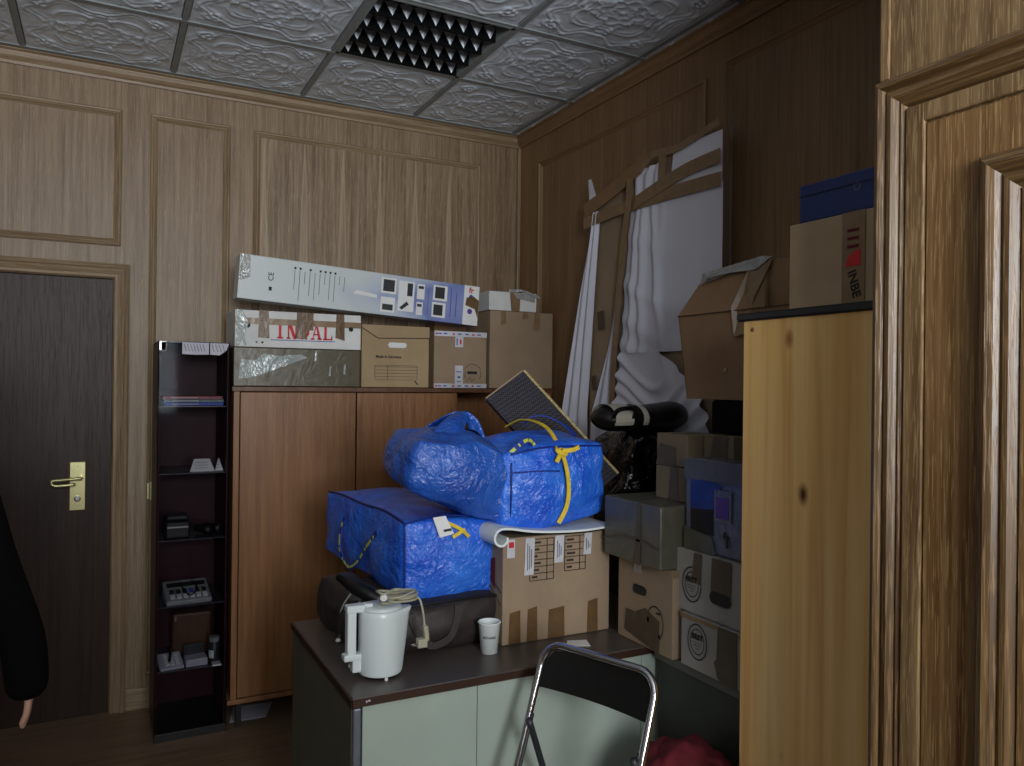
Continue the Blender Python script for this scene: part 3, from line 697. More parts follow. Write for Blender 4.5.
def tent(name, label, x, y, w, mat):
    o = thing(name, label, 'card', at_shelf(1, x, y), 0, 'white tent cards on the second shelf')
    bm = bmesh.new(); slab(bm, [(-w / 2, -.04, 0), (w / 2, -.04, 0), (w / 2 - .02, -.012, .055), (-w / 2 + .02, -.012, .055)], (0, .3, .1), .004); link_mesh('front_face', bm, mat, o)
    bm = bmesh.new(); slab(bm, [(-w / 2 + .02, -.012, .055), (w / 2 - .02, -.012, .055), (w / 2 - .005, .03, .0), (-w / 2 + .005, .03, .0)], (0, -.3, .1), .004); link_mesh('rear_face', bm, 'dkgrey', o)
    bm = bmesh.new()
    for i in range(3): z = .014 + i * .012; slab(bm, [(-w / 2 + .02, -.042 + z * .51 - .001, z), (w / 2 - .03, -.042 + z * .51 - .001, z), (w / 2 - .03, -.042 + (z + .002) * .51 - .001, z + .002), (-w / 2 + .02, -.042 + (z + .002) * .51 - .001, z + .002)], (0, -1, 0), .0004)
    link_mesh('small_text', bm, 'inkgrey', o)
tent('tent_card', 'white folded tent card with tiny print on the second shelf', .19, .09, .105, 'paper')
tent('tent_card', 'narrow white folded card at right side of the second shelf', .262, .10, .036, 'paper')
# receipt printer
o = thing('receipt_printer', 'small black receipt printer with silver bar on the middle shelf', 'printer', at_shelf(2, .09, .11))
bm = bmesh.new(); bx(bm, -.05, .05, -.07, .07, 0, .085)
for v in bm.verts:
    if v.co.z > .04 and v.co.y < 0: v.co.z -= .012
link_mesh('printer_body', bm, 'black', o, bevel=.008)
boxo('paper_lid', (-.045, .045, -.05, .06, .078, .098), 'dkgrey', o, bevel=.008)
boxo('silver_bar', (-.044, .044, -.073, -.070, .048, .054), 'steel', o)
o = thing('binoculars', 'small black twin-barrelled device lying right of the receipt printer', 'device', at_shelf(2, .225, .12), .5)
for s in (-1, 1):
    bm = bmesh.new(); lathe(bm, [(.0, -.055), (.022, -.055), (.024, -.03), (.020, 0), (.016, .04), (.018, .055), (0, .055)], 18)
    for v in bm.verts: v.co = Vector((v.co.x + s * .024, v.co.z, v.co.y + .0245))
    link_mesh('barrel', bm, 'black', o, smooth=True)
boxo('bridge', (-.012, .012, -.02, .02, .015, .032), 'black', o, bevel=.003)
# phone base / calculator
o = thing('desk_calculator', 'grey desk calculator with key rows and loose black cable on the fourth shelf', 'calculator', at_shelf(3, .135, .11), .05)
bm = bmesh.new(); bx(bm, -.095, .095, -.09, .08, 0, .05)
for v in bm.verts:
    if v.co.z > .02: v.co.z = .022 if v.co.y < 0 else .075
link_mesh('calculator_body', bm, 'silverplastic', o, bevel=.007)
def sl(y): return .022 + (.075 - .022) * (y + .09) / .17
bm = bmesh.new(); slab(bm, [(-.08, .02, sl(.02) + .001), (.08, .02, sl(.02) + .001), (.08, .05, sl(.05) + .001), (-.08, .05, sl(.05) + .001)], (0, -.3, 1), .003); link_mesh('display', bm, 'ink', o)
for i in range(6):
    for j in range(2):
        y = -.075 + j * .04; x = -.075 + i * .027
        bm = bmesh.new(); slab(bm, [(x, y, sl(y) + .001), (x + .018, y, sl(y) + .001), (x + .018, y + .026, sl(y + .026) + .001), (x, y + .026, sl(y + .026) + .001)], (0, -.3, 1), .006); link_mesh('key', bm, 'blueink' if (i, j) == (3, 1) else ('paper' if j == 0 else 'dkgrey'), o)
tube('cable', [(-.02, .08, .05), (-.03, .03, .075), (-.015, -.03, .055), (0, -.075, .04), (.03, -.06, .05), (.04, 0, .066), (.03, .07, .07)], .003, 'black', o)
o = thing('dark_box', 'dark brown slab-like case standing at the back of the fifth shelf', 'case', at_shelf(4, .165, .25)); bm = bmesh.new(); bx(bm, -.08, .09, -.03, .05, 0, .19)
link_mesh('case_body', bm, 'veneer_dk', o, bevel=.01); boxo('clasp', (-.07, -.063, -.034, -.03, .16, .18), 'steel', o)
o = thing('keypad_phone', 'white keypad handset with black keys at left of the fifth shelf', 'telephone', at_shelf(4, .068, .085), .1)
bm = bmesh.new(); bx(bm, -.05, .05, -.06, .06, 0, .03)
for v in bm.verts:
    if v.co.z > .02: v.co.z = .012 if v.co.y < 0 else .045
link_mesh('phone_base', bm, 'papergrey', o, bevel=.006)
def s2(y): return .012 + .033 * (y + .06) / .12
for j in range(4):
    for i in range(3):
        x = -.025 + i * .022; y = -.045 + j * .022; bm = bmesh.new(); slab(bm, [(x, y, s2(y) + .001), (x + .015, y, s2(y) + .001), (x + .015, y + .014, s2(y + .014) + .001), (x, y + .014, s2(y + .014) + .001)], (0, -.3, 1), .005); link_mesh('key', bm, 'paper', o)
tube('cable', [(-.01, -.04, .035), (.0, -.0, .06), (-.005, .03, .075), (.002, .05, .05)], .006, 'black', o)
o = thing('card_pack', 'flat pack of pale cards with a dark lid in middle of the fifth shelf', 'cards', at_shelf(4, .172, .085), .05)
boxo('card_stack', (-.045, .045, -.05, .03, 0, .032), 'papergrey', o, bevel=.002); boxo('lid', (-.045, .045, .03, .05, 0, .075), 'dkgrey', o, bevel=.003)
o = thing('small_jar', 'little dark jar with white label at right of the fifth shelf', 'jar', at_shelf(4, .252, .075))
bm = bmesh.new(); lathe(bm, [(0, 0), (.024, 0), (.025, .005), (.025, .075), (.018, .085), (.018, .09), (0, .09)], 20); link_mesh('jar_body', bm, 'dkgrey', o, smooth=True)
bm = bmesh.new(); lathe(bm, [(0, .09), (.022, .09), (.022, .112), (0, .112)], 20); link_mesh('lid', bm, 'silverplastic', o)
bm = bmesh.new()
for i in range(9):
    a0 = PI * 1.12 + i * .11; a1 = a0 + .11; poly(bm, [(.0258 * math.cos(a0), .0258 * math.sin(a0), .02), (.0258 * math.cos(a1), .0258 * math.sin(a1), .02), (.0258 * math.cos(a1), .0258 * math.sin(a1), .055), (.0258 * math.cos(a0), .0258 * math.sin(a0), .055)])
link_mesh('jar_label', bm, 'paper', o)
o = tag(boxo('paper_slip', (-.018, .018, -.03, .02, 0, .006), 'paper', bevel=.001), 'tiny white slip in front of the little dark jar', 'paper'); o.location = at_shelf(4, .255, .03)

# paper on floor under cabinet
bm = bmesh.new(); slab(bm, [(-.10, -.08, 0), (.06, -.09, 0), (.12, .07, 0), (-.06, .09, 0)], (0, 0, 1), .002)
o = tag(link_mesh('paper_sheet', bm, 'papergrey'), 'grey-white paper sheet on the floor beneath the walnut cupboard', 'paper'); o.location = (.63, 3.87, .001)

# ------------------------------------------------------------------ desks
DKX0, DKX1, DKY0, DKY1, DZT = .583, 2.17, 1.995, 2.73, .75
dk = thing('office_desk', 'grey-green fronted desk with brown laminate top, kettle and bags on it', 'desk', (DKX0, DKY0, 0))
w, d = DKX1 - DKX0, DKY1 - DKY0
boxo('desktop', (0, w, 0, d, DZT - .024, DZT), 'desktop', dk, bevel=.003)
bm = bmesh.new(); bx(bm, -.003, w, -.004, 0, DZT - .024, DZT - .003); bx(bm, -.004, 0, -.004, d, DZT - .024, DZT - .003); link_mesh('edge_strip', bm, 'deskedge', dk)
boxo('side_panel', (.003, .023, .02, d - .006, 0, DZT - .030), 'deskside', dk); boxo('side_panel', (w - .02, w, .02, d - .006, 0, DZT - .030), 'deskside', dk)
boxo('post', (.004, .026, .004, .026, 0, DZT - .030), 'greymetal', dk, bevel=.004)
boxo('front_panel', (.030, .362, .008, .024, .04, DZT - .025), 'deskfront', dk, bevel=.001)
boxo('front_panel', (.364, .934, .008, .024, .04, DZT - .025), 'deskfront', dk, bevel=.001)
boxo('front_panel', (.936, 1.55, .008, .024, .04, DZT - .025), 'deskfront', dk, bevel=.001)
bm = bmesh.new(); bx(bm, .035, .039, -.0045, -.004, .735, .741); bx(bm, .041, .047, -.0045, -.004, .737, .742); link_mesh('chipped_spot', bm, 'papergrey', dk)
rd = thing('side_desk', 'dark olive-sided return desk under the stack of white cartons', 'desk', (1.545, 1.50, 0))
boxo('desktop', (0, .62, 0, .474, DZT - .030, DZT), 'desktop', rd, bevel=.002); boxo('side_panel', (.012, .03, .01, .464, 0, DZT - .03), 'sideshade', rd); boxo('side_panel', (.6, .618, .01, .464, 0, DZT - .03), 'sideshade', rd)
boxo('back_panel', (.03, .6, .01, .028, .1, DZT - .03), 'sideshade', rd)
bm = bmesh.new(); slab(bm, [(0, 0, 0), (.07, -.03, 0), (.09, .025, 0), (.03, .045, 0)], (0, 0, 1), .0015)
o = tag(link_mesh('note_paper', bm, 'paper'), 'small crumpled white note on the desktop in front of the kraft carton with tables', 'paper'); o.location = (1.30, 2.10, DZT + .001)

# kettle
ke = thing('electric_kettle', 'white cylindrical electric kettle with angular handle at left end of the desk', 'kettle', (.703, 2.135, DZT))
bm = bmesh.new(); prof = [(.0, .006), (.052, .006), (.060, .010), (.0625, .018), (.0625, .17), (.0615, .182), (.059, .186), (.0, .186)]
lathe(bm, prof, 40)
for v in bm.verts:   # spout: pull the upper rim on +X
    a = math.atan2(v.co.y, v.co.x); k = max(0, (v.co.z - .13) / .056) * math.exp(-((a + .25) / .36) ** 2)
    r = math.hypot(v.co.x, v.co.y)
    if r > .04: v.co.x += k * .026 * math.cos(-.25); v.co.y += k * .026 * math.sin(-.25); v.co.z += k * .004
link_mesh('kettle_body', bm, 'kettle', ke, smooth=True).modifiers.new('e', 'EDGE_SPLIT').split_angle = .7
bm = bmesh.new(); lathe(bm, [(.056, .186), (.058, .188), (.057, .194), (.046, .197), (.02, .198), (0, .198)], 36); link_mesh('lid', bm, 'kettle', ke, smooth=True)
bm = bmesh.new(); bx(bm, -.052, -.026, -.014, .014, .196, .206); link_mesh('lid_tab', bm, 'kettle', ke, bevel=.004)
bm = bmesh.new()
bx(bm, -.099, -.074, -.0155, .0155, .062, .190); bx(bm, -.101, -.050, -.0165, .0165, .184, .205); bx(bm, -.108, -.055, -.017, .017, .052, .070); bx(bm, -.084, -.055, -.015, .015, .018, .056)
link_mesh('handle', bm, 'kettle', ke, bevel=.004)
bm = bmesh.new(); lathe(bm, [(0, 0), (.05, 0), (.054, .008), (0, .009)], 30); link_mesh('base_ring', bm, 'black', ke)
bm = bmesh.new(); lathe(bm, [(0, -.0), (.005, 0), (.005, .006), (0, .008)], 10, .0, -.055); link_mesh('foot', bm, 'paper', ke)
# cord coil on kettle lid
cp_ = []
random.seed(12)
for i in range(170):
    a = i * 2 * PI / 30; r = .041 + .013 * math.sin(i * .23) + .004 * math.sin(i * .9)
    cp_.append((r * 1.15 * math.cos(a) + .006 * math.sin(i * .11), r * math.sin(a) * .9 + .005 * math.cos(i * .07), .006 + .030 * (i / 170) + .004 * math.sin(i * .31)))
co = thing('power_cord', 'coiled grey-beige power cord resting on the kettle lid, plug hanging down', 'cable', (.738, 2.115, DZT + .2005))
bm = bmesh.new(); sweep(bm, cp_, circ(.0033, 8)); link_mesh('coil', bm, 'cord', co, smooth=True)
tube('hanging_lead', [(.055, -.01, .018), (.066, -.022, .008), (.072, -.03, -.02), (.076, -.03, -.045), (.079, -.03, -.07)], .0032, 'cord', co)
pg = bmesh.new(); sweep(pg, smoothpath([(.079, -.03, -.065), (.083, -.03, -.09), (.084, -.03, -.108)], 4), [(-.009, -.007), (.009, -.007), (.011, 0), (.009, .007), (-.009, .007), (-.011, 0)])
bx(pg, .056, .084, -.042, -.018, -.125, -.100); pgo = link_mesh('plug', pg, 'cord', co, bevel=.003)
bm = bmesh.new(); 
for dy in (-.006, .006): sweep(bm, [(.057, -.03 + dy, -.115), (.040, -.03 + dy, -.117)], circ(.0018, 8))
link_mesh('plug_pin', bm, 'steel', pgo, smooth=True)
bm = bmesh.new(); lathe(bm, [(0, 0), (.008, 0), (.010, .003), (.010, .016), (.007, .018), (0, .018)], 16); o = link_mesh('socket_end', bm, 'paper', co); o.location = (-.040, -.018, .030); o.rotation_euler = (PI / 2 + .2, 0, -.3)

# paper cup
cu = thing('paper_cup', 'white paper coffee cup with small dark lettering standing on the desk', 'cup', (1.058, 2.16, DZT + .001))
bm = bmesh.new(); lathe(bm, [(.0, .004), (.0235, .004), (.0245, 0), (.0255, .0), (.0335, .090), (.0355, .092), (.0355, .095), (.0325, .095), (.0315, .09), (.0235, .008), (0, .008)], 32); link_mesh('cup_body', bm, 'cup', cu, smooth=True)
ta = text('lettering', 'RICHARD', .0095, 'ink', cu, Matrix.Translation((0, 0, 0)) @ Matrix(((1, 0, 0, 0), (0, 0, -1, -.0312), (0, 1, 0, .052), (0, 0, 0, 1))), sx=1.05, bold=.0003)
for v in ta.data.vertices:
    x = v.co.x; R_ = .0255 + .008 * v.co.z / .09 + .0006; a = x / R_ - .42; v.co = Vector((R_ * math.sin(a), -R_ * math.cos(a), v.co.z))

# big kraft carton with tables
b = Box('printed_carton', 'kraft moving carton with printed tables and brown tape strips along its base, on the desk', 'box', 1.118, 1.522, 2.190, 2.60, DZT + .001, 1.088, 'kraft')
h = b.h
def table(u0, u1, v0, v1, rows, uc):
    L = [(u0, v0 + (v1 - v0) * i / rows - .0012, u1, v0 + (v1 - v0) * i / rows + .0012) for i in range(rows + 1)] + [(u - .0012, v0, u + .0012, v1) for u in (u0, uc, u1)]
    b.rects('printed_table', 'F', L, 'inkbrown')
    b.rects('table_text', 'F', [(u0 + .008, v0 + (v1 - v0) * (i + .35) / rows, u0 + .008 + .02 + .012 * ((i * 7) % 3) / 2, v0 + (v1 - v0) * (i + .65) / rows) for i in range(rows)], 'inkbrown')
table(.095, .183, .195, h - .01, 6, .158); table(.225, .305, .215, h - .01, 5, .283)
for u0, u1, v0 in ((.078, .112, .215), (.188, .222, .245), (.30, .33, .262)):
    b.quad('white_label', 'F', ((u0 - .004, v0), (u1 - .004, v0), (u1, h - .004), (u0, h - .004)), 'printtape', .0036)
    b.rects('label_text', 'F', [(u0 + .006 + j * .007, v0 + .015 + j * .004, u0 + .009 + j * .007, h - .02 - j * .01) for j in range(3)], 'inkgrey', .0047)
for u, w_, t_ in ((.022, .042, .10), (.087, .038, .105), (.165, .062, .095), (.315, .042, .105)):
    b.quad('tape', 'F', ((u, .002), (u + w_, .002), (u + w_ - .002, t_ + .006), (u + .003, t_)), 'tape', .0026)
b.quad('tape', 'L', ((.06, .0), (.10, .0), (.10, .08), (.06, .085)), 'tape', .0026)
bm = bmesh.new()
for q in ([(.02, .20), (.08, .12), (.16, .09), (.25, .11)], [(.25, .18), (.33, .17), (.405, .125)], [(.20, .235), (.33, .2), (.405, .165)]):
    for (a, c), (e, f) in zip(q, q[1:]): slab(bm, [b.P('L', *p, .0026) for p in ((a, c - .0015), (e, f - .0015), (e, f + .0015), (a, c + .0015))], (-1, 0, 0), .0005)
link_mesh('flap_edge', bm, 'ink', b.o)
b.rect('white_sticker', 'F', .012, h - .062, .04, h - .004, 'printtape', .003); b.rects('red_print', 'F', [(.018, h - .03, .036, h - .012)], 'red', .0042)
b.quad('red_print', 'L', ((.33, .19), (.36, .17), (.36, .27), (.33, .26)), 'redcloth', .003)

# rolled white mat between carton and blue bag
mt = thing('rolled_mat', 'white bordered dark mat lying under the right blue bag, its left end curled over', 'mat', (1.09, 2.16, 1.089))
pts = []
for i in range(22):
    a = i / 21 * 1.55 * PI; r = .030 - .0006 * i; pts.append((.03 - r * math.sin(a) - .02, 0, -.0245 + .0 + r * math.cos(a) + .03))
pts = pts[::-1] + [(.04, 0, .034), (.12, 0, .02), (.22, 0, .012), (.32, 0, .010), (.43, 0, .016)]
pts = [Vector(p) - Vector((0, 0, .0)) for p in pts]
def strip(name, pts, y0, y1, th, mat):
    bm = bmesh.new(); P_ = smoothpath(pts, 3)
    A = []
    for i, p in enumerate(P_):
        t_ = (P_[min(i + 1, len(P_) - 1)] - P_[max(i - 1, 0)]).normalized(); n_ = Vector((-t_.z, 0, t_.x)) * th / 2
        A.append([bm.verts.new((p + n_) + Vector((0, y0, 0))), bm.verts.new((p - n_) + Vector((0, y0, 0))), bm.verts.new((p - n_) + Vector((0, y1, 0))), bm.verts.new((p + n_) + Vector((0, y1, 0)))])
    for a, c in zip(A, A[1:]):
        for j in range(4): bm.faces.new((a[j], a[(j + 1) % 4], c[(j + 1) % 4], c[j]))
    bm.faces.new(A[0]); bm.faces.new(A[-1][::-1])
    return link_mesh(name, bm, mat, mt, smooth=False)
strip('mat_layer', pts, .0, .30, .007, 'cup')
strip('dark_backing', [p - Vector((0, 0, .006)) for p in pts[21:]], .002, .30, .005, 'blackmat')

# ------------------------------------------------------------------ soft shapes
def softbox(name, sx, sy, sz, mat, parent=None, cuts=12, bulge=.02, crinkle=.008, seed=0, fn=None, rnd=.25, sub=1, freq=9, **kw):
    bm = bmesh.new(); bx(bm, -1, 1, -1, 1, -1, 1)
    bmesh.ops.subdivide_edges(bm, edges=bm.edges[:], cuts=cuts, use_grid_fill=True)
    for v in bm.verts:
        p = v.co.copy(); ax, ay, az = abs(p.x), abs(p.y), abs(p.z)
        L8 = (ax ** 8 + ay ** 8 + az ** 8) ** (1 / 8); q = p * (1 - rnd) + (p / L8) * rnd * 1.0
        L2 = p.length; q = q * (1 - rnd * .25) + p / L2 * rnd * .25 * 1.35
        fx = (1 - p.x ** 2); fy = (1 - p.y ** 2); fz = (1 - p.z ** 2)
        c = Vector((q.x * sx / 2, q.y * sy / 2, q.z * sz / 2 + sz / 2))
        if ax > .999: c.x += math.copysign(bulge * fy * fz, p.x)
        if ay > .999: c.y += math.copysign(bulge * fx * fz, p.y)
        if az > .999: c.z += math.copysign(bulge * fx * fy, p.z) * (1 if p.z > 0 else .2)
        s = Vector((seed * 3.1, seed * 1.7, seed))
        n = noise.noise_vector(c * freq + s) * crinkle + noise.noise_vector(c * freq * 2.7 + s) * crinkle * .5
        c += n
        if fn: c = fn(c, p)
        v.co = c
    return link_mesh(name, bm, mat, parent, smooth=True, subsurf=sub, **kw)

# brown duffel on desk
df = thing('duffel_bag', 'flat dark brown duffel bag on the desk beneath the lower blue bag', 'bag', (.945, 2.455, DZT + .002), .0)
def dfn(c, p):
    c.x += .02 * p.z; return c
softbox('bag_body', .36, .44, .150, 'duffel', df, bulge=.016, crinkle=.012, seed=3, fn=dfn, rnd=.4)
for dx in (-.05,):
    ribbon('carry_strap', [(dx - .07, -.238, .13), (dx - .055, -.246, .08), (dx - .01, -.25, .03), (dx + .05, -.248, .045), (dx + .075, -.243, .09), (dx + .085, -.234, .135)], .022, .004, 'pack', df, up=(0, -1, 0))
tube('zip', [(-.18, -.225, .148), (-.08, -.232, .152), (.05, -.232, .154), (.17, -.225, .15)], .004, 'black', df)
# charcoal backpack pile on the left
bk = thing('backpack', 'charcoal backpack with pale piping slumped at the back left of the desk', 'backpack', (.730, 2.57, DZT + .002), .10)
softbox('bag_body', .11, .25, .155, 'pack', bk, bulge=.012, crinkle=.014, seed=8, rnd=.6)
softbox('front_pocket', .11, .05, .10, 'duffel', bk, bulge=.012, crinkle=.012, seed=9, rnd=.6, cuts=8, loc=(-.01, -.135, .012))
tube('piping', [(-.075, -.13, .02), (-.082, -.135, .07), (-.07, -.14, .12), (-.045, -.142, .155)], .003, 'silverplastic', bk)
tube('piping', [(-.055, -.155, .03), (-.062, -.158, .07), (-.05, -.16, .11), (-.02, -.158, .13)], .0025, 'cream', bk)
bm = bmesh.new(); slab(bm, [(-.05, -.166, .045), (-.038, -.166, .045), (-.034, -.166, .10), (-.046, -.166, .10)], (0, -1, 0), .002); link_mesh('red_tab', bm, 'redcloth', bk)
um = thing('folded_umbrella', 'black folded umbrella with grey grip wedged under the lower blue bag', 'umbrella', (.755, 2.42, .905))
def rodp(name, pts, rs, mat, par):
    bm = bmesh.new(); P_ = [Vector(p) for p in pts]; rings = []
    for i, p in enumerate(P_):
        t_ = (P_[min(i + 1, len(P_) - 1)] - P_[max(i - 1, 0)]).normalized(); s_ = t_.cross(Vector((0, 0, 1))).normalized(); u_ = s_.cross(t_)
        rings.append([bm.verts.new(p + (s_ * math.cos(a * PI / 5) + u_ * math.sin(a * PI / 5)) * rs[i]) for a in range(10)])
    for a, c in zip(rings, rings[1:]):
        for j in range(10): bm.faces.new((a[j], a[(j + 1) % 10], c[(j + 1) % 10], c[j]))
    bm.faces.new(rings[0]); bm.faces.new(rings[-1][::-1]); return link_mesh(name, bm, mat, par, smooth=True)
rodp('canopy_roll', [(-.07, .10, .035), (-.03, .02, .012), (.02, -.08, -.012)], [.012, .022, .020], 'black', um)
rodp('grip', [(.02, -.08, -.012), (.035, -.105, -.02), (.06, -.15, -.032), (.068, -.165, -.036)], [.012, .015, .014, .008], 'silverplastic', um)
for k, (x, y, z, lb) in enumerate(((.665, 2.44, DZT + .010, 'little white ball-like cap on the desk left of the kettle handle, rear one'), (.640, 2.21, DZT + .008, 'little pale plastic bit on the desk beside the kettle handle'))):
    bm = bmesh.new(); bmesh.ops.create_icosphere(bm, subdivisions=2, radius=.009)
    for v in bm.verts: v.co.z *= .8; v.co += noise.noise_vector(v.co * 90) * .001
    o = tag(link_mesh('bottle_cap', bm, 'paper', smooth=True), lb, 'cap'); o.location = (x, y, z)

# --- lower blue bag
b1 = thing('blue_zip_bag', 'large box-shaped blue tarpaulin bag with lime printed strap and white tag, lowest at left', 'bag', (.995, 2.66, .905), .0)
def f1(c, p):
    # left rear is higher & bulging; slight slump
    c.x -= .030 * max(0, p.y) * (1 - .6 * p.x)
    c.z += .006 * p.y * (1 - p.z) - .0 * p.z
    if p.z > .3: c.z += .012 * math.sin(p.y * 3) * (1 - abs(p.x)) - .012 * max(0, p.x) 
    return c
softbox('bag_body', .358, .76, .245, 'tarp', b1, cuts=18, bulge=.014, crinkle=.009, seed=1, fn=f1, rnd=.16, freq=8)
zx = .365 / 2
tube('seam', [(-.168, -.376, .012), (-.170, -.380, .12), (-.170, -.376, .232)], .003, 'seam', b1)
tube('seam', [(-.170, -.376, .236), (-.06, -.37, .250), (.06, -.37, .246), (.168, -.37, .236)], .0028, 'seam', b1)
tube('seam', [(-.170, -.376, .236), (-.173, -.2, .250), (-.185, 0, .245), (-.205, .2, .252), (-.218, .35, .246)], .004, 'seam', b1)
def strap_loop(par, pts, n_up, lime=True, w=.026):
    ribbon('strap', pts, w, .004, 'strap', par, up=n_up)
    P_ = smoothpath(pts, 10); bm = bmesh.new(); i = 2
    up = Vector(n_up).normalized()
    while i < len(P_) - 5:
        seg = P_[i:i + random.choice((2, 3, 5))]
        if len(seg) > 1: sweep(bm, [q + up * .003 for q in seg], flat(w * random.choice((.35, .5, .5)), .0012), up=n_up)
        i += len(seg) + random.choice((0, 1, 2))
    link_mesh('strap_print', bm, 'lime', par)
random.seed(5)
strap_loop(b1, [(-.190, .12, .215), (-.215, .165, .15), (-.225, .155, .06), (-.215, .08, .015), (-.205, .0, .045), (-.196, -.09, .12), (-.190, -.17, .175)], (-1, 0, 0), w=.020)
bm = bmesh.new(); slab(bm, [(-.085, -.395, .252), (-.045, -.40, .256), (-.02, -.41, .200), (-.065, -.405, .190)], (0, -.8, .3), .0015); tg = link_mesh('white_tag', bm, 'paper', b1)
bm = bmesh.new(); slab(bm, [(-.055, -.409, .215), (-.03, -.411, .218), (-.028, -.412, .211), (-.053, -.410, .208)], (0, -1, 0), .001); link_mesh('tag_text', bm, 'ink', tg)
ribbon('yellow_cord', [(-.05, -.395, .238), (-.02, -.402, .225), (.01, -.405, .208), (.035, -.402, .185)], .011, .004, 'yellow', b1, up=(0, -1, .2))
ribbon('yellow_cord', [(-.02, -.402, .188), (.0, -.406, .20), (.02, -.406, .21)], .011, .004, 'yellow', b1, up=(0, -1, .2))

# --- right blue bag
b3 = thing('blue_tied_bag', 'box-shaped blue tarpaulin bag tied with a yellow strap, on the mat above the kraft carton', 'bag', (1.318, 2.40, 1.104), .0)
def f3(c, p):
    if p.z > 0: c.z += .03 * max(0, 1 - abs(p.y + .0) * .8) * p.z * (1 - .5 * abs(p.x)) - .01 * p.z
    if p.z < -.5: c.z += .035 * max(0, abs(p.x) - .3) - .0
    c.x *= 1.04 - .04 * p.z if p.z < 0 else 1.02
    c.z += .012 * p.x
    return c
softbox('bag_body', .375, .38, .275, 'tarp', b3, cuts=16, bulge=.02, crinkle=.011, seed=5, fn=f3, rnd=.22, freq=8)
bm = bmesh.new()
ribbon('yellow_strap', [(.00, 0.169, 0.314), (.01, 0.072, 0.344), (.015, -0.036, 0.340), (.02, -0.115, 0.314), (.012, -0.200, 0.255), (.02, -0.225, 0.200), (.028, -0.228, 0.130), (.022, -0.223, 0.070), (.0, -0.213, 0.020)], .014, .004, 'yellow', b3, up=(0, -.7, .7))
for q in ([(.0, -0.197, 0.265), (-.01, -0.220, 0.255), (.02, -0.220, 0.245), (.025, -0.200, 0.260)], [(.01, -0.215, 0.255), (.045, -0.222, 0.258), (.07, -0.220, 0.266)], [(.005, -0.215, 0.252), (-.01, -0.225, 0.235), (-.018, -0.225, 0.220)]):
    ribbon('strap_knot', q, .014, .006, 'yellow', b3, up=(0, -1, 0))
tube('seam', [(-.165, -0.187, 0.040), (-.168, -0.200, 0.120), (-.165, -0.193, 0.220)], .0028, 'seam', b3); tube('seam', [(-.165, -0.187, 0.245), (-.06, -0.195, 0.265), (.08, -0.195, 0.268), (.18, -0.187, 0.265)], .0028, 'seam', b3)
tube('seam', [(-.165, -0.210, 0.190), (-.08, -0.213, 0.192), (.0, -0.217, 0.190)], .002, 'seam', b3)
ribbon('strap', [(.03, 0.086, 0.320), (.05, 0.072, 0.352), (.10, 0.043, 0.356), (.15, 0.000, 0.325), (.17, -0.036, 0.290)], .022, .004, 'strap', b3, up=(0, 0, 1))

# --- upper middle blue bag, tipped
b2 = thing('blue_open_bag', 'slumped blue tarpaulin bag with raised handle, lying tilted on top between the other two', 'bag', (1.018, 2.40, 1.165), 0)
def f2(c, p):
    x = c.x
    # taper right end, tilt down to the right
    c.z *= 1.0 - .10 * p.x if p.x > 0 else 1.0 + .02 * p.x
    if p.z > 0 : c.z += .05 * math.exp(-((p.x + .1) / .45) ** 2) * p.z
    if p.x < -.6: c.z += .02 * (abs(p.x) - .6) * (-p.z) 
    c.x += .02 * p.z * (1 if p.x > 0 else -.4)
    return c
m2 = softbox('bag_body', .465, .30, .175, 'tarp2', b2, cuts=14, bulge=.016, crinkle=.018, seed=11, fn=f2, rnd=.4, freq=7, rot=(.10, .36, .0), loc=(.005, -.01, .015))
# raised open end: dome-like handle flap
def sheet(name, pts, nu, nv, mat, par, th=.003, sub=1):
    """grid of control rows -> solidified sheet"""
    bm = bmesh.new(); rows = [smoothpath(r, nu) for r in pts]
    cols = list(zip(*rows)); full = [smoothpath(list(c), nv) for c in cols]
    V = [[bm.verts.new(p + noise.noise_vector(p * 22) * .003) for p in c] for c in full]
    for i in range(len(V) - 1):
        for j in range(len(V[0]) - 1): bm.faces.new((V[i][j], V[i][j + 1], V[i + 1][j + 1], V[i + 1][j]))
    o = link_mesh(name, bm, mat, par, smooth=True); s = o.modifiers.new('s', 'SOLIDIFY'); s.thickness = th; s.offset = 0; return o
sheet('raised_flap', [[(-.18, -.10, .165), (-.05, -.155, .175), (.035, -.150, .160)], [(-.12, -.08, .225), (-.03, -.12, .235), (.015, -.11, .215)], [(-.04, -.04, .285), (.012, -.06, .292), (.035, -.05, .268)], [(.02, .0, .312), (.05, -.02, .318), (.062, -.02, .290)]], 5, 5, 'tarp2', b2)
sheet('raised_flap', [[(.02, .0, .312), (.05, -.02, .318), (.064, -.02, .290)], [(.06, .0, .285), (.085, -.03, .290), (.098, -.03, .265)], [(.07, -.02, .22), (.10, -.07, .22), (.118, -.07, .20)], [(.07, -.08, .15), (.10, -.135, .15), (.125, -.130, .13)]], 5, 5, 'tarp2', b2)
sheet('raised_flap', [[(-.15, .09, .185), (-.03, .10, .2), (.08, .10, .165)], [(-.08, .06, .25), (.0, .06, .26), (.07, .06, .245)], [(.01, .02, .31), (.04, .01, .318), (.07, .01, .295)]], 5, 5, 'tarp2', b2)
softbox('opening_shade', .10, .09, .08, 'blackmat', b2, cuts=6, crinkle=.01, seed=4, rnd=.8, loc=(.045, -.05, .16))  # black lump stands in for the shade inside the bag's opening
random.seed(9)
strap_loop(b2, [(.115, -.150, .135), (.125, -.165, .17), (.16, -.175, .205), (.205, -.17, .228), (.235, -.16, .205), (.20, -.18, .165), (.165, -.19, .12)], (0, -1, .3), w=.022)
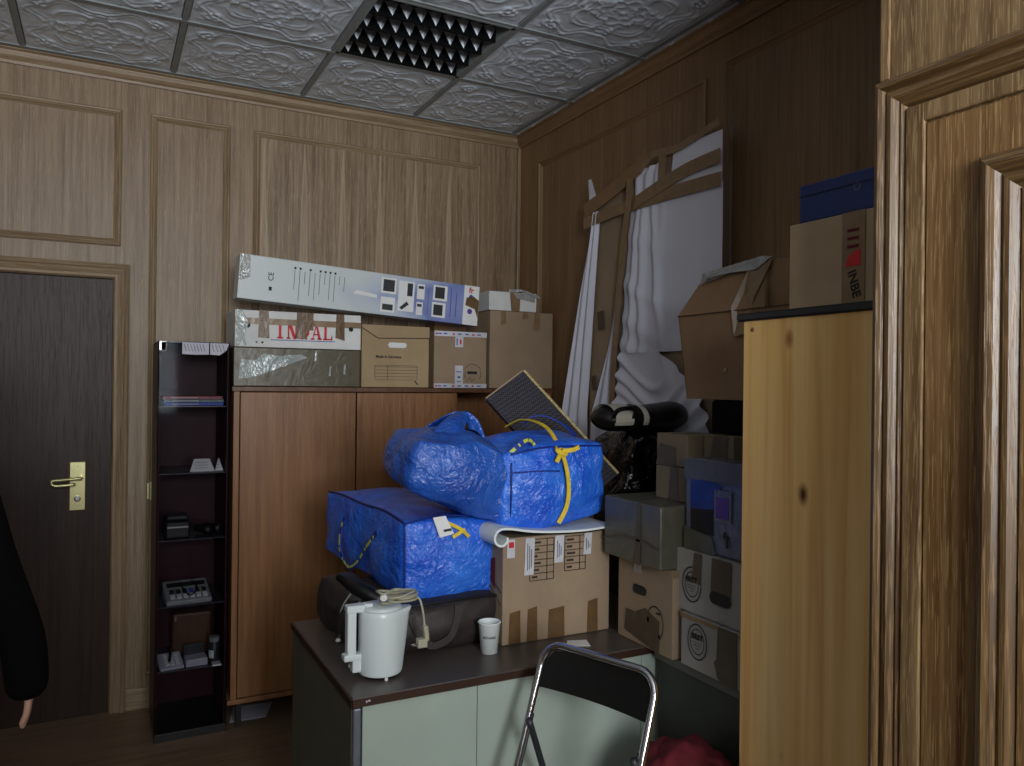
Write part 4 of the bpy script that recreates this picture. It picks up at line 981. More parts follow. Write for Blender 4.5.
sheet('side_fold', [[(.10, -.175, .10), (.165, -.185, .08), (.225, -.175, .03)], [(.13, -.13, .155), (.20, -.135, .13), (.245, -.12, .07)], [(.14, -.03, .16), (.21, -.03, .125), (.255, -.02, .07)]], 5, 4, 'tarp2', b2)

# ------------------------------------------------------------------ honeycomb filter panel
fp = thing('filter_panel', 'dark honeycomb panel with golden edge leaning tilted behind the tied blue bag', 'panel', (1.457, 2.70, 1.626))
A = Vector((0, 0, 0)); ac = Vector((.272, -.258, -.388)); ab = Vector((-.164, 0, -.094)); n_ = ac.cross(ab).normalized()
if n_.y > 0: n_ = -n_
ab = (ab - ab.project(ac)); ab = ab.normalized() * .195
bm = bmesh.new(); slab(bm, [A, A + ac, A + ac + ab, A + ab], -n_, .022); link_mesh('mesh_face', bm, 'honey', fp)
bm = bmesh.new(); slab(bm, [A + n_ * .001, A + ac + n_ * .001, A + ac - ab * .05 + n_ * .001, A - ab * .05 + n_ * .001], -n_, .026); link_mesh('golden_edge', bm, 'gold', fp)
bm = bmesh.new(); slab(bm, [A + n_ * .001 - ac * .01, A + ab - ac * .01 + n_ * .001, A + ab + n_ * .001, A + n_ * .001], -n_, .026); link_mesh('side_rim', bm, 'kraft', fp)

# ------------------------------------------------------------------ black bags
bb = thing('bin_bag', 'glossy black plastic sack full of things, right of the tied blue bag', 'bag', (1.935, 2.575, DZT + .002))
softbox('sack', .30, .27, .640, 'blackfilm', bb, cuts=16, bulge=.03, crinkle=.035, seed=21, rnd=.45, freq=6)
sb_ = thing('sports_bag', 'long black sports bag with cream stripes and handle on top of the black sack', 'bag', (1.885, 2.50, 1.396))
bm = bmesh.new(); RG = []
for x in [-.225 + .43 * i / 30 for i in range(31)]:
    q = abs(x + .010) / .2151; k = max(.02, (1 - max(0, (q - .55) / .45) ** 2.4)) ** .5; hh = .051 + .012 * max(0, x / .2)
    RG.append([bm.verts.new((x, math.cos(2 * PI * i / 20) * .085 * k, hh + math.sin(2 * PI * i / 20) * hh * k)) for i in range(20)])
for A_, B_ in zip(RG, RG[1:]):
    for i in range(20): bm.faces.new((A_[i], A_[(i + 1) % 20], B_[(i + 1) % 20], B_[i]))
bm.faces.new(RG[0]); bm.faces.new(RG[-1][::-1])
link_mesh('bag_body', bm, 'vinyl', sb_, smooth=True)
for x0, x1 in ((-.185, -.10), (-.055, -.03)):
    bm = bmesh.new(); pr = [(math.cos(a) * .0875, .004 + math.sin(a) * .0545) for a in [PI * -.15 + PI * 1.3 * i / 16 for i in range(17)]]
    # flip so that the stripe wraps front and top
    for i in range(16):
        (a, c), (e, f) = pr[i], pr[i + 1]; poly(bm, [(x0, a, .048 + c), (x1, a, .048 + c), (x1, e, .048 + f), (x0, e, .048 + f)])
    link_mesh('cream_stripe', bm, 'cream', sb_, smooth=True)
ribbon('handle', [(-.20, -.088, .055), (-.195, -.105, .082), (-.17, -.110, .092), (-.13, -.110, .092), (-.11, -.105, .082), (-.105, -.088, .055)], .016, .006, 'vinyl', sb_, up=(0, -1, 0))

# ------------------------------------------------------------------ right stack of boxes
b = Box('hand_hole_carton', 'kraft carton with oval hand hole and dark tape, below the olive wrapped box', 'box', 1.52, 1.78, 1.855, 2.135, DZT + .001, 1.018, 'kraft', bev=.003)
u = b.d
b.slot('hand_hole', 'L', .12, .175, .07, .03, 'ink')
b.quad('tape', 'L', ((.04, .03), (.22, .0), (.22, .10), (.15, .125), (.10, .10), (.05, .10)), 'tapedk', .0026)
b.ring('stamp', 'L', .20, .09, .038, .041, 'ink', ky=1.3); b.rects('stamp', 'L', [(.16, .085, .17, .10), (.205, .12, .225, .126), (.215, .05, .225, .06)], 'ink')
b.rect('clear_tape', 'L', .09, b.h - .04, .13, b.h, 'silver', .0026); b.rect('tape', 'F', .0, b.h - .02, .1, b.h, 'tape2', .0026)
b = Box('olive_wrapped_box', 'box wrapped in dull olive film standing on the carton with the oval hand hole', 'box', 1.475, 1.75, 1.862, 2.155, 1.020, 1.212, 'olivedull', bev=.006)
b.quad('film_fold', 'L', ((.0, .05), (.1, .075), (.22, .07), (.29, .06), (.29, .065), (.22, .078), (.1, .082), (0, .056)), 'tapedk', .003)
b.quad('film_fold', 'L', ((.17, .0), (.20, .0), (.20, b.h), (.19, b.h)), 'tapedk', .003)
b = Box('small_kraft_box', 'small dim kraft box standing directly on the olive wrapped box', 'box', 1.60, 1.78, 1.872, 2.045, 1.213, 1.318, 'kraftdk', group='small kraft boxes')
b.quad('tape', 'L', ((.07, 0), (.12, 0), (.11, b.h), (.08, b.h)), 'tapedk')
b = Box('small_kraft_box', 'upper left small kraft box atop another one, beside the black sack', 'box', 1.605, 1.75, 1.90, 2.048, 1.320, 1.422, 'kraftdk', group='small kraft boxes')
b.quad('tape', 'L', ((.0, 0), (.10, 0), (.10, .06), (.02, .07)), 'tapedk')
b = Box('small_kraft_box', 'taped small kraft box at the right of the upper small boxes', 'box', 1.66, 1.90, 1.755, 1.885, 1.320, 1.425, 'kraftdk', group='small kraft boxes')
b.quad('tape', 'L', ((.02, .0), (.10, .0), (.11, b.h), (.05, b.h)), 'tapedk')
def round_stamp(b, u, v, r):
    b.ring('stamp', 'L', u, v, r * .92, r, 'ink', ky=1.25); b.ring('stamp', 'L', u, v, r * .66, r * .72, 'ink', ky=1.25)
    for i in range(14):
        pass
    b.text('stamp_lettering', 'L', u, v + r * .32, 'BEST', r * .55, 'ink', bold=.0006); b.rects('stamp', 'L', [(u - r * .45, v - r * .1, u + r * .45, v - r * .02), (u - r * .35, v - r * .3, u + r * .35, v - r * .2), (u - r * .2, v - r * .5, u + r * .2, v - r * .42)], 'inkgrey')
b = Box('stamped_carton', 'lower white carton with round stamp and one broad tape, bottom of its stack', 'box', 1.530, 1.90, 1.505, 1.828, DZT + .001, .905, 'whitedull', group='white stamped cartons')
round_stamp(b, .075, .085, .042)
b.quad('tape', 'L', ((.16, .01), (.175, .0), (.235, .0), (.235, b.h), (.16, b.h), (.155, .06), (.145, .05)), 'tapedk', .0026)
b.rect('tape', 'L', 0, b.h - .012, b.d, b.h, 'tape2', .002)
b = Box('stamped_carton', 'upper white carton with dark hand hole and round stamp, under the computer box', 'box', 1.542, 1.90, 1.505, 1.868, .907, 1.088, 'whitedull', group='white stamped cartons')
round_stamp(b, .075, .085, .042)
b.quad('tape', 'L', ((.075, .10), (.115, .09), (.118, b.h), (.085, b.h)), 'tapedk', .0026); b.quad('tape', 'L', ((.155, .075), (.235, .08), (.24, b.h), (.16, b.h)), 'tapedk', .0026)
b.slot('hand_hole', 'L', .195, .070, .085, .036, 'ink', .0042)
b.quad('tape', 'L', ((.28, .03), (.33, .02), (.33, b.h), (.28, b.h - .02)), 'tapedk', .0026)
b.ring('stamp', 'L', .205, .03, .018, .019, 'inkgrey')
b = Box('computer_box', 'grey-white product box with blue picture, wrapped in clear film, on the upper white carton', 'box', 1.560, 1.92, 1.505, 1.850, 1.090, 1.360, 'pcwhite', bev=.006)
b.rect('picture', 'L', .028, .055, .125, .20, 'ink', .002); b.quad('picture', 'L', ((.028, .12), (.125, .13), (.16, .20), (.12, .215), (.028, .205)), 'pcblue', .0032)
b.rect('picture', 'L', .13, .10, .20, .19, 'pcwhite', .0042); b.rect('picture', 'L', .14, .11, .19, .17, 'purpleink', .0056)
b.rect('film_band', 'L', 0, .21, b.d, .268, 'olivedull', .0045)
b.quad('film_band', 'L', ((0, 0), (.14, 0), (.12, .05), (.0, .065)), 'olivedull', .0045)
b.rects('cable_hole', 'L', [(.17, .055, .178, .075), (.18, .03, .19, .065)], 'ink', .005)
b = Box('black_case', 'matt black case behind the pine cabinet, carrying the open carton', 'case', 1.70, 2.12, 1.52, 1.90, 1.430, 1.532, 'blackmat', bev=.01, flapline=False)
boxo('handle', (-.05, .05, -.21, -.195, .045, .06), 'black', b.o, bevel=.004)
b = Box('rear_crate', 'dark crate mostly hidden behind small kraft boxes and computer box', 'crate', 1.93, 2.16, 1.52, 2.15, DZT + .001, 1.428, 'blackmat', flapline=False)
boxo('rim', (-.118, .118, -.318, .318, .655, .675), 'black', b.o, bevel=.004)

# open carton with silver tape
oc = thing('open_carton', 'big open brown carton with shiny taped flaps, tilted against the pine cabinet top', 'box', (1.90, 1.845, 1.534), 0)
x0, x1, y0, y1 = -.20, .18, -.28, .20; h = .27
def sidequad(name, pts, mat=None, th=.005, n=(1, 0, 0)):
    bm = bmesh.new(); slab(bm, pts, n, th); return link_mesh(name, bm, mat or 'kraft4', oc)
sidequad('side_wall', [(x0 + .0, y1 - .03, 0), (x0 + .0, y0, 0), (x0 - .01, y0, h), (x0 - .01, y1 + .005, h)])
sidequad('side_wall', [(x1, y1, 0), (x1, y0, 0), (x1, y0, h), (x1, y1, h)])
sidequad('side_wall', [(x0, y1 - .03, 0), (x1, y1, 0), (x1, y1, h), (x0 - .01, y1 + .005, h)], n=(0, -1, 0))
sidequad('side_wall', [(x0, y0, 0), (x1, y0, 0), (x1, y0, h), (x0 - .01, y0, h)], n=(0, 1, 0))
sidequad('bottom', [(x0, y0, 0), (x1, y0, 0), (x1, y1, 0), (x0, y1 - .03, 0)], n=(0, 0, 1))
sidequad('flap', [(x0 - .012, y1 + .005, h + .002), (x0 - .012, y0 + .10, h + .002), (x0 + .05, y0 + .16, h + .155), (x0 + .05, y1 - .055, h + .135)])
sidequad('flap', [(x0 + .03, y0 + .13, h - .02), (x0 + .05, y0 - .02, h - .02), (x0 + .06, y0 - .02, h + .145), (x0 + .05, y0 + .15, h + .15)])
sidequad('flap', [(x0, y0 - .01, h), (x1, y0 - .01, h), (x1, y0 + .02, h + .14), (x0 + .05, y0 + .02, h + .14)], n=(0, 1, 0))
bm = bmesh.new(); P1 = [(x0 + .045, y1 - .05, h + .10), (x0 + .02, y1 - .12, h + .118), (x0 + .035, y1 - .2, h + .125), (x0 + .03, y0 + .17, h + .12), (x0 + .046, y0 + .12, h + .155), (x0 + .048, y0 + .16, h + .162), (x0 + .05, y1 - .055, h + .14)]
P1 = [(p[0] - .009, p[1], p[2]) for p in P1]; slab(bm, P1, (-1, 0, 0), .003); link_mesh('shiny_tape', bm, 'silver', oc)
bm = bmesh.new(); slab(bm, [(x0 - .018, y0 + .16, h - .07), (x0 - .018, y0 + .215, h - .08), (x0 - .022, y0 + .225, h + .01), (x0 + .03, y0 + .20, h + .14), (x0 + .04, y0 + .12, h + .15), (x0 - .005, y0 + .15, h + .03)], (-1, 0, 0), .002); link_mesh('hanging_tape', bm, 'tape2', oc)
bm = bmesh.new(); slab(bm, [(x0 - .008, y0 + .27, .085), (x0 - .008, y0 + .26, .085), (x0 - .008, y0 + .258, .10), (x0 - .008, y0 + .268, .096)], (-1, 0, 0), .002); link_mesh('tear', bm, 'kraft2', oc)
bm = bmesh.new(); slab(bm, [(x0 - .0155, y1 + .004, h - .001), (x0 - .0155, y0, h - .001), (x0 - .0155, y0, h + .002), (x0 - .0155, y1 + .004, h + .002)], (-1, 0, 0), .001); link_mesh('fold_line', bm, 'inkbrown', oc)

# ------------------------------------------------------------------ pine cabinet and things on it
pc = thing('pine_cabinet', 'tall knotty pine cabinet side standing beside the oak doorway', 'cabinet', (1.42, .965, 0))
PW, PD, PH = .50, .505, 1.738
boxo('side_panel', (0, .02, 0, PD, 0, PH), 'pine', pc, bevel=.0015); boxo('side_panel', (PW - .02, PW, 0, PD, 0, PH), 'pine', pc, bevel=.0015)
boxo('back_panel', (.02, PW - .02, PD - .02, PD - .006, 0, PH), 'pine', pc)
boxo('front_panel', (.02, PW - .02, 0, .02, 0, PH), 'pine', pc); boxo('bottom', (.02, PW - .02, .02, PD - .02, 0, .02), 'pine', pc)
for y in (.475, .07):
    bm = bmesh.new(); lathe(bm, [(0, 0), (.006, 0), (.005, .0016), (0, .002)], 14); o = link_mesh('screw_cap', bm, 'veneer', pc); o.location = (0, y, PH - .022); o.rotation_euler = (0, -PI / 2, 0)
o = thing('black_board', 'thin black board lying on the pine cabinet', 'board', (1.67, 1.225, PH)); boxo('board', (-.255, .28, -.25, .262, 0, .020), 'black', o, bevel=.002)
boxo('rim', (-.258, -.255, -.25, .262, .004, .016), 'dkgrey', o)
b = Box('red_marked_carton', 'pale kraft carton with red mark and handwriting on the pine cabinet', 'box', 1.470, 1.90, .985, 1.372, 1.760, 1.966, 'kraft3')
b.rect('clear_tape', 'L', .155, 0, .215, b.h, 'tape2', .0022)
b.quad('red_print', 'L', ((.165, .085), (.205, .085), (.205, .12), (.19, .118), (.172, .105)), 'red', .0036)
b.rects('faded_print', 'L', [(.17, .125 + i * .018, .2, .132 + i * .018) for i in range(3)], 'redcloth', .0036)
b.text('handwriting', 'L', .188, .045, 'INBE', .03, 'ink', rot=-PI / 2 + .25, off=.0038, bold=.0006)
b = Box('navy_box', 'flat navy blue box, topmost on the pine cabinet', 'box', 1.480, 1.88, .985, 1.352, 1.968, 2.058, 'bluebox', flapline=False)
b.ring('logo_print', 'L', .165, .055, .007, .009, 'inkgrey')
b.rect('lid_line', 'L', 0, .062, b.d, .0635, 'ink', .0022)

# ------------------------------------------------------------------ wrapped panel on the right wall
wp = thing('wrapped_panel', 'tall cardboard-backed picture wrapped in white sheet and brown tape against the right wall', 'wrapped picture', (2.12, 2.8, 1.05))
O_ = Vector(wp.location)
def W(y, z, x=0): return Vector((2.125 - x, y, z)) - O_
bm = bmesh.new(); slab(bm, [W(3.25, .9), W(2.36, .9), W(2.35, 2.555), W(2.62, 2.57), W(2.86, 2.50), W(3.23, 2.50)], (1, 0, 0), .06); link_mesh('cardboard_backing', bm, 'kraft', wp)
def cloth(name, left, right, z0, z1, fold, nu=40, nv=60, hole=None, mat='sheet'):
    """left/right: y at given fraction via lists [(z,y)...]"""
    def at(L, z):
        L = sorted(L)
        if z <= L[0][0]: return L[0][1]
        for (a, c), (e, f) in zip(L, L[1:]):
            if z <= e: k = (z - a) / (e - a); return c + (f - c) * k
        return L[-1][1]
    bm = bmesh.new(); V = []
    for j in range(nv + 1):
        z = z0 + (z1(0) if callable(z1) else z1 - z0) * 0 + (z1 - z0) * j / nv; row = []
        for i in range(nu + 1):
            k = i / nu; y = at(left, z) * (1 - k) + at(right, z) * k
            row.append(bm.verts.new(W(y, z, .010 + fold(k, z))))
        V.append(row)
    for j in range(nv):
        for i in range(nu):
            if hole and hole((V[j][i].co + O_)): continue
            bm.faces.new((V[j][i], V[j][i + 1], V[j + 1][i + 1], V[j + 1][i]))
    o = link_mesh(name, bm, mat, wp, smooth=True); return o
def ridge(x, w): return math.exp(-(x / w) ** 2)
# main right sheet
def fold_main(k, z):
    y = 2.97 - .66 * k
    f = 0
    # long diagonal folds running down from top-left pinch
    for (yt, yb, zz, a, w_) in ((2.86, 2.80, 2.42, .022, .018), (2.80, 2.62, 2.4, .016, .016), (2.90, 2.90, 2.3, .020, .014), (2.72, 2.72, 2.35, .007, .02)):
        c = yt + (yb - yt) * (2.45 - z) / 1.0; env = max(0, min(1, (2.45 - z) / .15)) * max(0, min(1, (z - 1.45) / .5)); f += a * env * ridge(y - c, w_ * 1.3)
    # sagging swags (curved, radiating from left)
    for zc, a in ((2.26, .012), (2.04, .020), (1.88, .018), (1.76, .026)):
        zz = zc - .16 * math.sin(min(1, max(0, (2.95 - y) / .5)) * PI * .5) + .10 * max(0, (2.95 - y - .3)) * 2
        f += a * .55 * ridge(z - zz, .035) * max(0, 1 - max(0, (2.95 - y) - .12) / .35)
    f += .004 * noise.noise(Vector((y * 6, z * 6, 2)))
    return f + .004
def hole_main(p): # triangular gap
    return 1.70 < p.z < 1.86 and p.y > 2.50 and (2.76 - (p.z - 1.71) * 1.25) > p.y 
cloth('sheet_wrap', [(1.30, 2.97), (1.72, 2.955), (2.0, 2.94), (2.37, 2.90), (2.45, 2.84)], [(1.3, 2.30), (2.6, 2.305)], 1.72, 2.37, fold_main, 70, 90)
def fold_low(k, z):
    y = 2.97 - .6 * k
    f = .012
    for zc, a in ((1.70, .02), (1.62, .024), (1.56, .016), (1.49, .03), (1.42, .02), (1.35, .02)):
        f += a * ridge(z - zc + .12 * math.sin(k * PI) - .02 * math.sin(k * 9), .02)
    return f + .05 * (1.72 - z)
cloth('sheet_wrap', [(1.0, 3.0), (1.72, 2.955)], [(1.0, 2.34), (1.45, 2.34), (1.58, 2.42), (1.72, 2.66)], 1.0, 1.725, fold_low, 60, 90)
cloth('sheet_wrap', [(2.36, 2.86), (2.50, 2.86), (2.56, 2.78)], [(2.36, 2.68), (2.57, 2.66)], 2.365, 2.535, lambda k, z: .006 + .010 * math.sin(k * 17 + 1) * .5, 40, 16)
cloth('sheet_wrap', [(2.36, 2.63), (2.57, 2.60)], [(2.36, 2.31), (2.59, 2.31)], 2.365, 2.57, lambda k, z: .006 + .003 * math.sin(k * 5), 24, 12)
cloth('sheet_wrap', [(2.42, 3.235), (2.60, 3.255)], [(2.42, 3.22), (2.45, 3.16), (2.60, 3.235)], 2.42, 2.585, lambda k, z: .006, 6, 10)
# left strip
fs = lambda k, z: .012 + .014 * math.sin(k * 15 + z * 1.5) * (1.1 - .3 * z / 2.4) + .05 * max(0, 2.3 - z) * (1 - k) * .5
cloth('sheet_wrap', [(1.15, 3.50), (1.434, 3.42), (2.0, 3.30), (2.41, 3.20)], [(1.15, 3.24), (1.442, 3.25), (2.0, 3.19), (2.41, 3.14)], 1.15, 2.41, fs, 30, 60)
cloth('sheet_wrap', [(1.15, 3.19), (1.431, 3.19), (1.75, 3.06), (2.1, 2.97), (2.41, 2.93)], [(1.15, 3.02), (1.448, 3.01), (1.9, 2.96), (2.41, 2.905)], 1.15, 2.41, lambda k, z: .012 + .014 * math.sin(k * 11 + z * 2) * min(1, (2.5 - z)), 26, 60)
def tape(pts, w, x=.03, mat='tape2'):
    ribbon('tape_strip', [W(y, z, x) for y, z in pts], w, .0015, mat, wp, up=(-1, 0, 0), k=3)
tape([(3.27, 2.37), (3.0, 2.385), (2.86, 2.385), (2.6, 2.385), (2.30, 2.375)], .055)
tape([(3.27, 2.43), (3.05, 2.48), (2.86, 2.535), (2.76, 2.58)], .07, .028, 'kraft4')
tape([(2.86, 2.385), (2.7, 2.42), (2.5, 2.455), (2.30, 2.465)], .055, .034)
tape([(2.66, 2.36), (2.66, 2.48), (2.655, 2.575)], .045, .031)
tape([(2.82, 2.52), (2.72, 2.575), (2.58, 2.56), (2.45, 2.575), (2.31, 2.60)], .03, .03, 'tape2')
tape([(2.87, 2.50), (2.88, 2.38), (2.915, 2.20), (2.955, 1.9), (2.985, 1.6), (3.0, 1.2)], .042, .045)
tape([(3.14, 1.93), (3.13, 1.84)], .05, .012, 'tapedk'); tape([(3.19, 1.62), (3.185, 1.55)], .03, .012, 'tapedk')

# ------------------------------------------------------------------ folding chair
ch = thing('folding_chair', 'black folding chair with chrome tube frame in front of the desk', 'chair', (1.17, 1.725, 0), math.radians(-69))
# local: x along back width (0..), -y = seat side
Wd = .18; T = .855
def cy(z): return -(T - z) * .40
pts = [(-Wd, cy(.012), .012), (-Wd, cy(.3), .3), (-Wd, cy(.6), .6), (-Wd, cy(T - .06), T - .06)]
for i in range(1, 7): a = i / 6 * PI / 2; r = .055; pts.append((-Wd + r - r * math.cos(a), cy(T - .055 + r * math.sin(a)), T - .055 + r * math.sin(a)))
pts2 = [(-p[0], p[1], p[2]) for p in pts[::-1]]
bm = bmesh.new(); sweep(bm, pts + pts2, circ(.0105, 12), up=(0, 1, 0)); link_mesh('front_frame', bm, 'chrome', ch, smooth=True)
bm = bmesh.new(); P_ = []
for i in range(13):
    x = -Wd + .006 + (2 * Wd - .012) * i / 12; q = .018 * (1 - (x / Wd) ** 2)
    tz = T - .012 - (.05 * max(0, (abs(x) - Wd + .05) / .05) ** 2)
    P_.append([bm.verts.new((x, cy(z) + q - s_ * .006, z)) for z, s_ in ((T - .108, 0), (tz, 0), (tz, 1), (T - .108, 1))])
for a, c in zip(P_, P_[1:]):
    for j in range(4): bm.faces.new((a[j], a[(j + 1) % 4], c[(j + 1) % 4], c[j]))
bm.faces.new(P_[0]); bm.faces.new(P_[-1][::-1]); link_mesh('backrest', bm, 'vinyl', ch, smooth=False)
bm = bmesh.new(); bx(bm, -.165, .165, -.46, -.10, .43, .455); link_mesh('seat', bm, 'vinyl', ch, bevel=.012)
for s in (-1, 1):
    tube('rear_leg', [(s * .165, cy(.68) - .02, .67), (s * .165, -.02, .50), (s * .165, .10, .20), (s * .165, .17, .012)], .009, 'dkgrey', ch)
    tube('brace', [(s * .170, cy(.68), .68), (s * .172, -.16, .45)], .006, 'dkgrey', ch)
tube('cross_bar', [(-.165, .14, .12), (.165, .14, .12)], .008, 'chrome', ch); tube('cross_bar', [(-Wd, cy(.12), .12), (Wd, cy(.12), .12)], .008, 'chrome', ch)
# red cloth heap on a dark stool
st = thing('low_stool', 'dark low stool under the crumpled red cloth beside the folding chair', 'stool', (1.50, 1.66, 0))
st.location = (1.47, 1.62, 0)
bm = bmesh.new(); lathe(bm, [(0, .42), (.13, .42), (.14, .43), (.14, .45), (.13, .46), (0, .46)], 24); link_mesh('seat', bm, 'black', st)
st.location.x = 1.40; st.location.y = 1.66
for a in range(4):
    an = PI / 4 + a * PI / 2; tube('leg', [(.08 * math.cos(an), .08 * math.sin(an), .42), (.11 * math.cos(an), .11 * math.sin(an), .2), (.125 * math.cos(an), .125 * math.sin(an), .012)], .011, 'black', st)
rc = bmesh.new(); bmesh.ops.create_icosphere(rc, subdivisions=5, radius=1)
for v in rc.verts:
    p = v.co.copy(); r = 1 + .16 * noise.noise(p * 2.2) + .12 * abs(noise.noise(p * 4.5 + Vector((3, 1, 2)))) - .08 * abs(noise.noise(p * 8))
    v.co = Vector((p.x * r * .145, p.y * r * .145, max(-.0, p.z * r * .145 + .0)))
    if p.z < 0: v.co.z = 0 + .002 * p.z; 
o = tag(link_mesh('red_cloth', rc, 'redcloth', smooth=True), 'crumpled dark red cloth heaped on the low stool below the white cartons', 'cloth'); o.location = (1.41, 1.66, .464)

# ------------------------------------------------------------------ person at the left edge
pr = thing('person', 'person in black coat and trousers standing at left edge of the frame, one hand hanging', 'person', (-.508, 2.36, 0), 0)
def skin_mesh(name, V, E, R, mat, root=0, sub=2, parent=pr):
    me = bpy.data.meshes.new(name); me.from_pydata([Vector(v) for v in V], E, []); me.materials.append(M[mat])
    o = bpy.data.objects.new(name, me); COL.objects.link(o); o.parent = parent
    m = o.modifiers.new('skin', 'SKIN'); m.use_smooth_shade = True
    for i, r in enumerate(R):
        me.skin_vertices[0].data[i].radius = (r, r) if not isinstance(r, tuple) else r
        me.skin_vertices[0].data[i].use_root = (i == root)
    s = o.modifiers.new('s', 'SUBSURF'); s.levels = sub; s.render_levels = sub
    return o
# body faces +Y. right arm (world +X side) is the one in view
V = [(0, 0, .96), (0, -.01, 1.12), (0, -.015, 1.28), (0, -.01, 1.42), (0, 0, 1.50), (0, .01, 1.56), (0, .02, 1.64), (0, .022, 1.72)]
E = [(i, i + 1) for i in range(7)]; R = [(.15, .10), (.125, .09), (.145, .10), (.15, .09), .058, .052, .082, .07]
def addchain(st, pts, rs):
    last = st
    for p, r in zip(pts, rs): V.append(p); R.append(r); E.append((last, len(V) - 1)); last = len(V) - 1
    return last
for s in (-1, 1):
    addchain(0, [(s * .09, 0, .86), (s * .10, .01, .50), (s * .105, -.01, .10), (s * .115, .10, .045)], [.085, .06, .04, .035])
hands = []
for s in (-1, 1):
    hx = s * .262
    ox = .07 if s > 0 else 0; oz = -.03
    wr = addchain(3, [(s * .17, 0, 1.41), (s * (.215 + ox * .4), -.01, 1.13), (s * (.255 + ox), .02, .87), (s * (.266 + ox), .03, .815)], [.06, .045, .030, .030])
    hands.append((s, wr))
for s, wr in hands:
    ox = .07 if s > 0 else 0; q0 = len(V)
    pl_ = addchain(wr, [(s * .272, .035, .80)], [(.017, .036)])
    for k, (dy, ln) in enumerate(((.034, .072), (.014, .080), (-.008, .074), (-.028, .058))):
        addchain(pl_, [(s * .274, .035 + dy, .768), (s * .270, .037 + dy * 1.1, .768 - ln * .5), (s * .258, .040 + dy * 1.1, .768 - ln)], [.0095, .0085, .007])
    addchain(wr, [(s * .262, .068, .815), (s * .255, .084, .785), (s * .250, .088, .758)], [.013, .0105, .0085])
    for i in range(q0, len(V)): V[i] = (V[i][0] + s * ox, V[i][1], V[i][2] - .03)
skin_mesh('body', V, E, R, 'skin')
# head details
hd = bmesh.new(); bmesh.ops.create_uvsphere(hd, u_segments=32, v_segments=24, radius=1)
for v in hd.verts:
    p = v.co.copy(); x, y, z = p
    sx_ = .074 * (1 - .18 * max(0, -z)); sy_ = .094; q = Vector((x * sx_, y * sy_, z * .118))
    if y > 0:
        q.y += .022 * math.exp(-(x / .16) ** 2) * math.exp(-((z + .10) / .16) ** 2)          # nose
        q.y -= .008 * (math.exp(-((abs(x) - .38) / .16) ** 2) * math.exp(-((z - .08) / .12) ** 2))  # eye sockets
        q.y += .006 * math.exp(-(x / .28) ** 2) * math.exp(-((z + .42) / .07) ** 2)          # lips
        q.y += .008 * math.exp(-(x / .3) ** 2) * math.exp(-((z + .75) / .15) ** 2)           # chin
    v.co = q
hdo = link_mesh('head', hd, 'skin', pr, smooth=True); hdo.location = (0, .03, 1.655)
for s in (-1, 1):
    e = bmesh.new(); bmesh.ops.create_uvsphere(e, u_segments=12, v_segments=8, radius=.010); link_mesh('eye', e, 'paper', hdo, smooth=True, loc=(s * .027, .078, .010))
    e = bmesh.new(); bmesh.ops.create_uvsphere(e, u_segments=12, v_segments=8, radius=.0052); link_mesh('iris', e, 'ink', hdo, smooth=True, loc=(s * .027, .0845, .010))
    e = bmesh.new(); bmesh.ops.create_uvsphere(e, u_segments=12, v_segments=8, radius=1)
    for v in e.verts: v.co = Vector((v.co.x * .010, v.co.y * .017, v.co.z * .030))
    link_mesh('ear', e, 'skin', hdo, smooth=True, loc=(s * .074, -.002, .0))
hr = bmesh.new(); bmesh.ops.create_uvsphere(hr, u_segments=32, v_segments=24, radius=1)
for v in hr.verts:
    p = v.co.copy(); n_ = 1 + .03 * noise.noise(p * 6); v.co = Vector((p.x * .082 * n_, p.y * .103 * n_ - .006, p.z * .126 * n_))
bmesh.ops.delete(hr, geom=[v for v in hr.verts if (v.co.z < .045 and v.co.y > -.01) or v.co.z < -.06], context='VERTS')
o = link_mesh('hair', hr, 'hair', pr, smooth=True); o.location = (0, .03, 1.662); o.modifiers.new('s', 'SOLIDIFY').thickness = .01
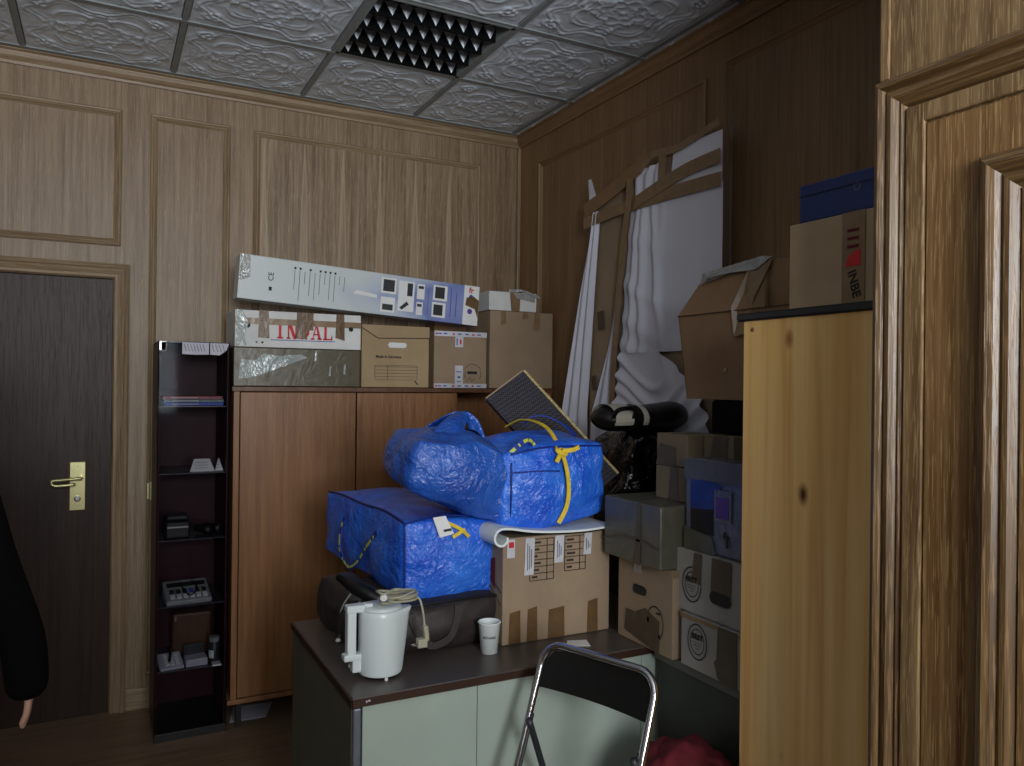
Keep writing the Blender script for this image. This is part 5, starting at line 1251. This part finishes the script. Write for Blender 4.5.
# coat and trousers
V = [(0, 0, .56), (0, 0, .92), (0, -.01, 1.12), (0, -.015, 1.28), (0, -.01, 1.40), (0, 0, 1.475)]; E = [(i, i + 1) for i in range(5)]; R = [(.25, .17), (.20, .135), (.165, .12), (.175, .125), (.165, .105), .068]
for s in (-1, 1): ox = .07 if s > 0 else 0; addchain(4, [(s * .185, 0, 1.395), (s * (.225 + ox * .4), -.01, 1.13), (s * (.262 + ox), .015, .90), (s * (.272 + ox), .03, .735)], [.075, .066, .058, .054])
skin_mesh('coat', V, E, R, 'coat', 1)
V = [(0, 0, .93)]; E = []; R = [(.15, .11)]
for s in (-1, 1): addchain(0, [(s * .095, 0, .84), (s * .102, .01, .50), (s * .108, -.01, .09)], [.10, .078, .064])
skin_mesh('trousers', V, E, R, 'trouser', 0)
for s in (-1, 1):
    bm = bmesh.new(); bx(bm, -.045, .045, -.08, .20, 0, .075)
    for v in bm.verts:
        if v.co.y > .1: v.co.z *= .6; v.co.x *= .8
    o = link_mesh('shoe', bm, 'black', pr, bevel=.02, segs=3); o.location = (s * .11, -.01, 0)

# ------------------------------------------------------------------ camera and light
cd = bpy.data.cameras.new('camera'); cam = bpy.data.objects.new('camera', cd); COL.objects.link(cam)
yaw, pit, rol, f = .480851629, .00128404, .0114938264, 782.513874
F = Vector((math.sin(yaw) * math.cos(pit), math.cos(yaw) * math.cos(pit), math.sin(pit))); R0 = Vector((math.cos(yaw), -math.sin(yaw), 0)); U0 = R0.cross(F)
Rv = R0 * math.cos(rol) + U0 * math.sin(rol); Uv = -R0 * math.sin(rol) + U0 * math.cos(rol)
mw = Matrix((Rv, Uv, -F)).transposed().to_4x4(); mw.translation = (0, 0, 1.575); cam.matrix_world = mw
cd.sensor_width = 36; cd.lens = f / 1024 * 36; cd.clip_start = .02
bpy.context.scene.camera = cam

def area(name, loc, size, size_y, power, col, target, spread=PI):
    l = bpy.data.lights.new(name, 'AREA'); l.shape = 'RECTANGLE'; l.size = size; l.size_y = size_y; l.energy = power; l.color = col; l.spread = spread
    o = bpy.data.objects.new(name, l); COL.objects.link(o); o.location = loc
    o.rotation_euler = (Vector(target) - Vector(loc)).to_track_quat('-Z', 'Y').to_euler(); return o
area('window_daylight', ((WX0 + WX1) / 2, YF - .02, (WZ0 + WZ1) / 2), WX1 - WX0 - .1, WZ1 - WZ0 - .1, 158, (.95, .98, 1.0), ((WX0 + WX1) / 2 + .25, 2, 2.35), math.radians(150))
w = bpy.data.worlds.new('world'); bpy.context.scene.world = w; w.use_nodes = True
w.node_tree.nodes['Background'].inputs[0].default_value = (.55, .7, .9, 1); w.node_tree.nodes['Background'].inputs[1].default_value = .6
vs = bpy.context.scene.view_settings
vs.view_transform = 'Standard'; vs.look = 'None'; vs.exposure = 0
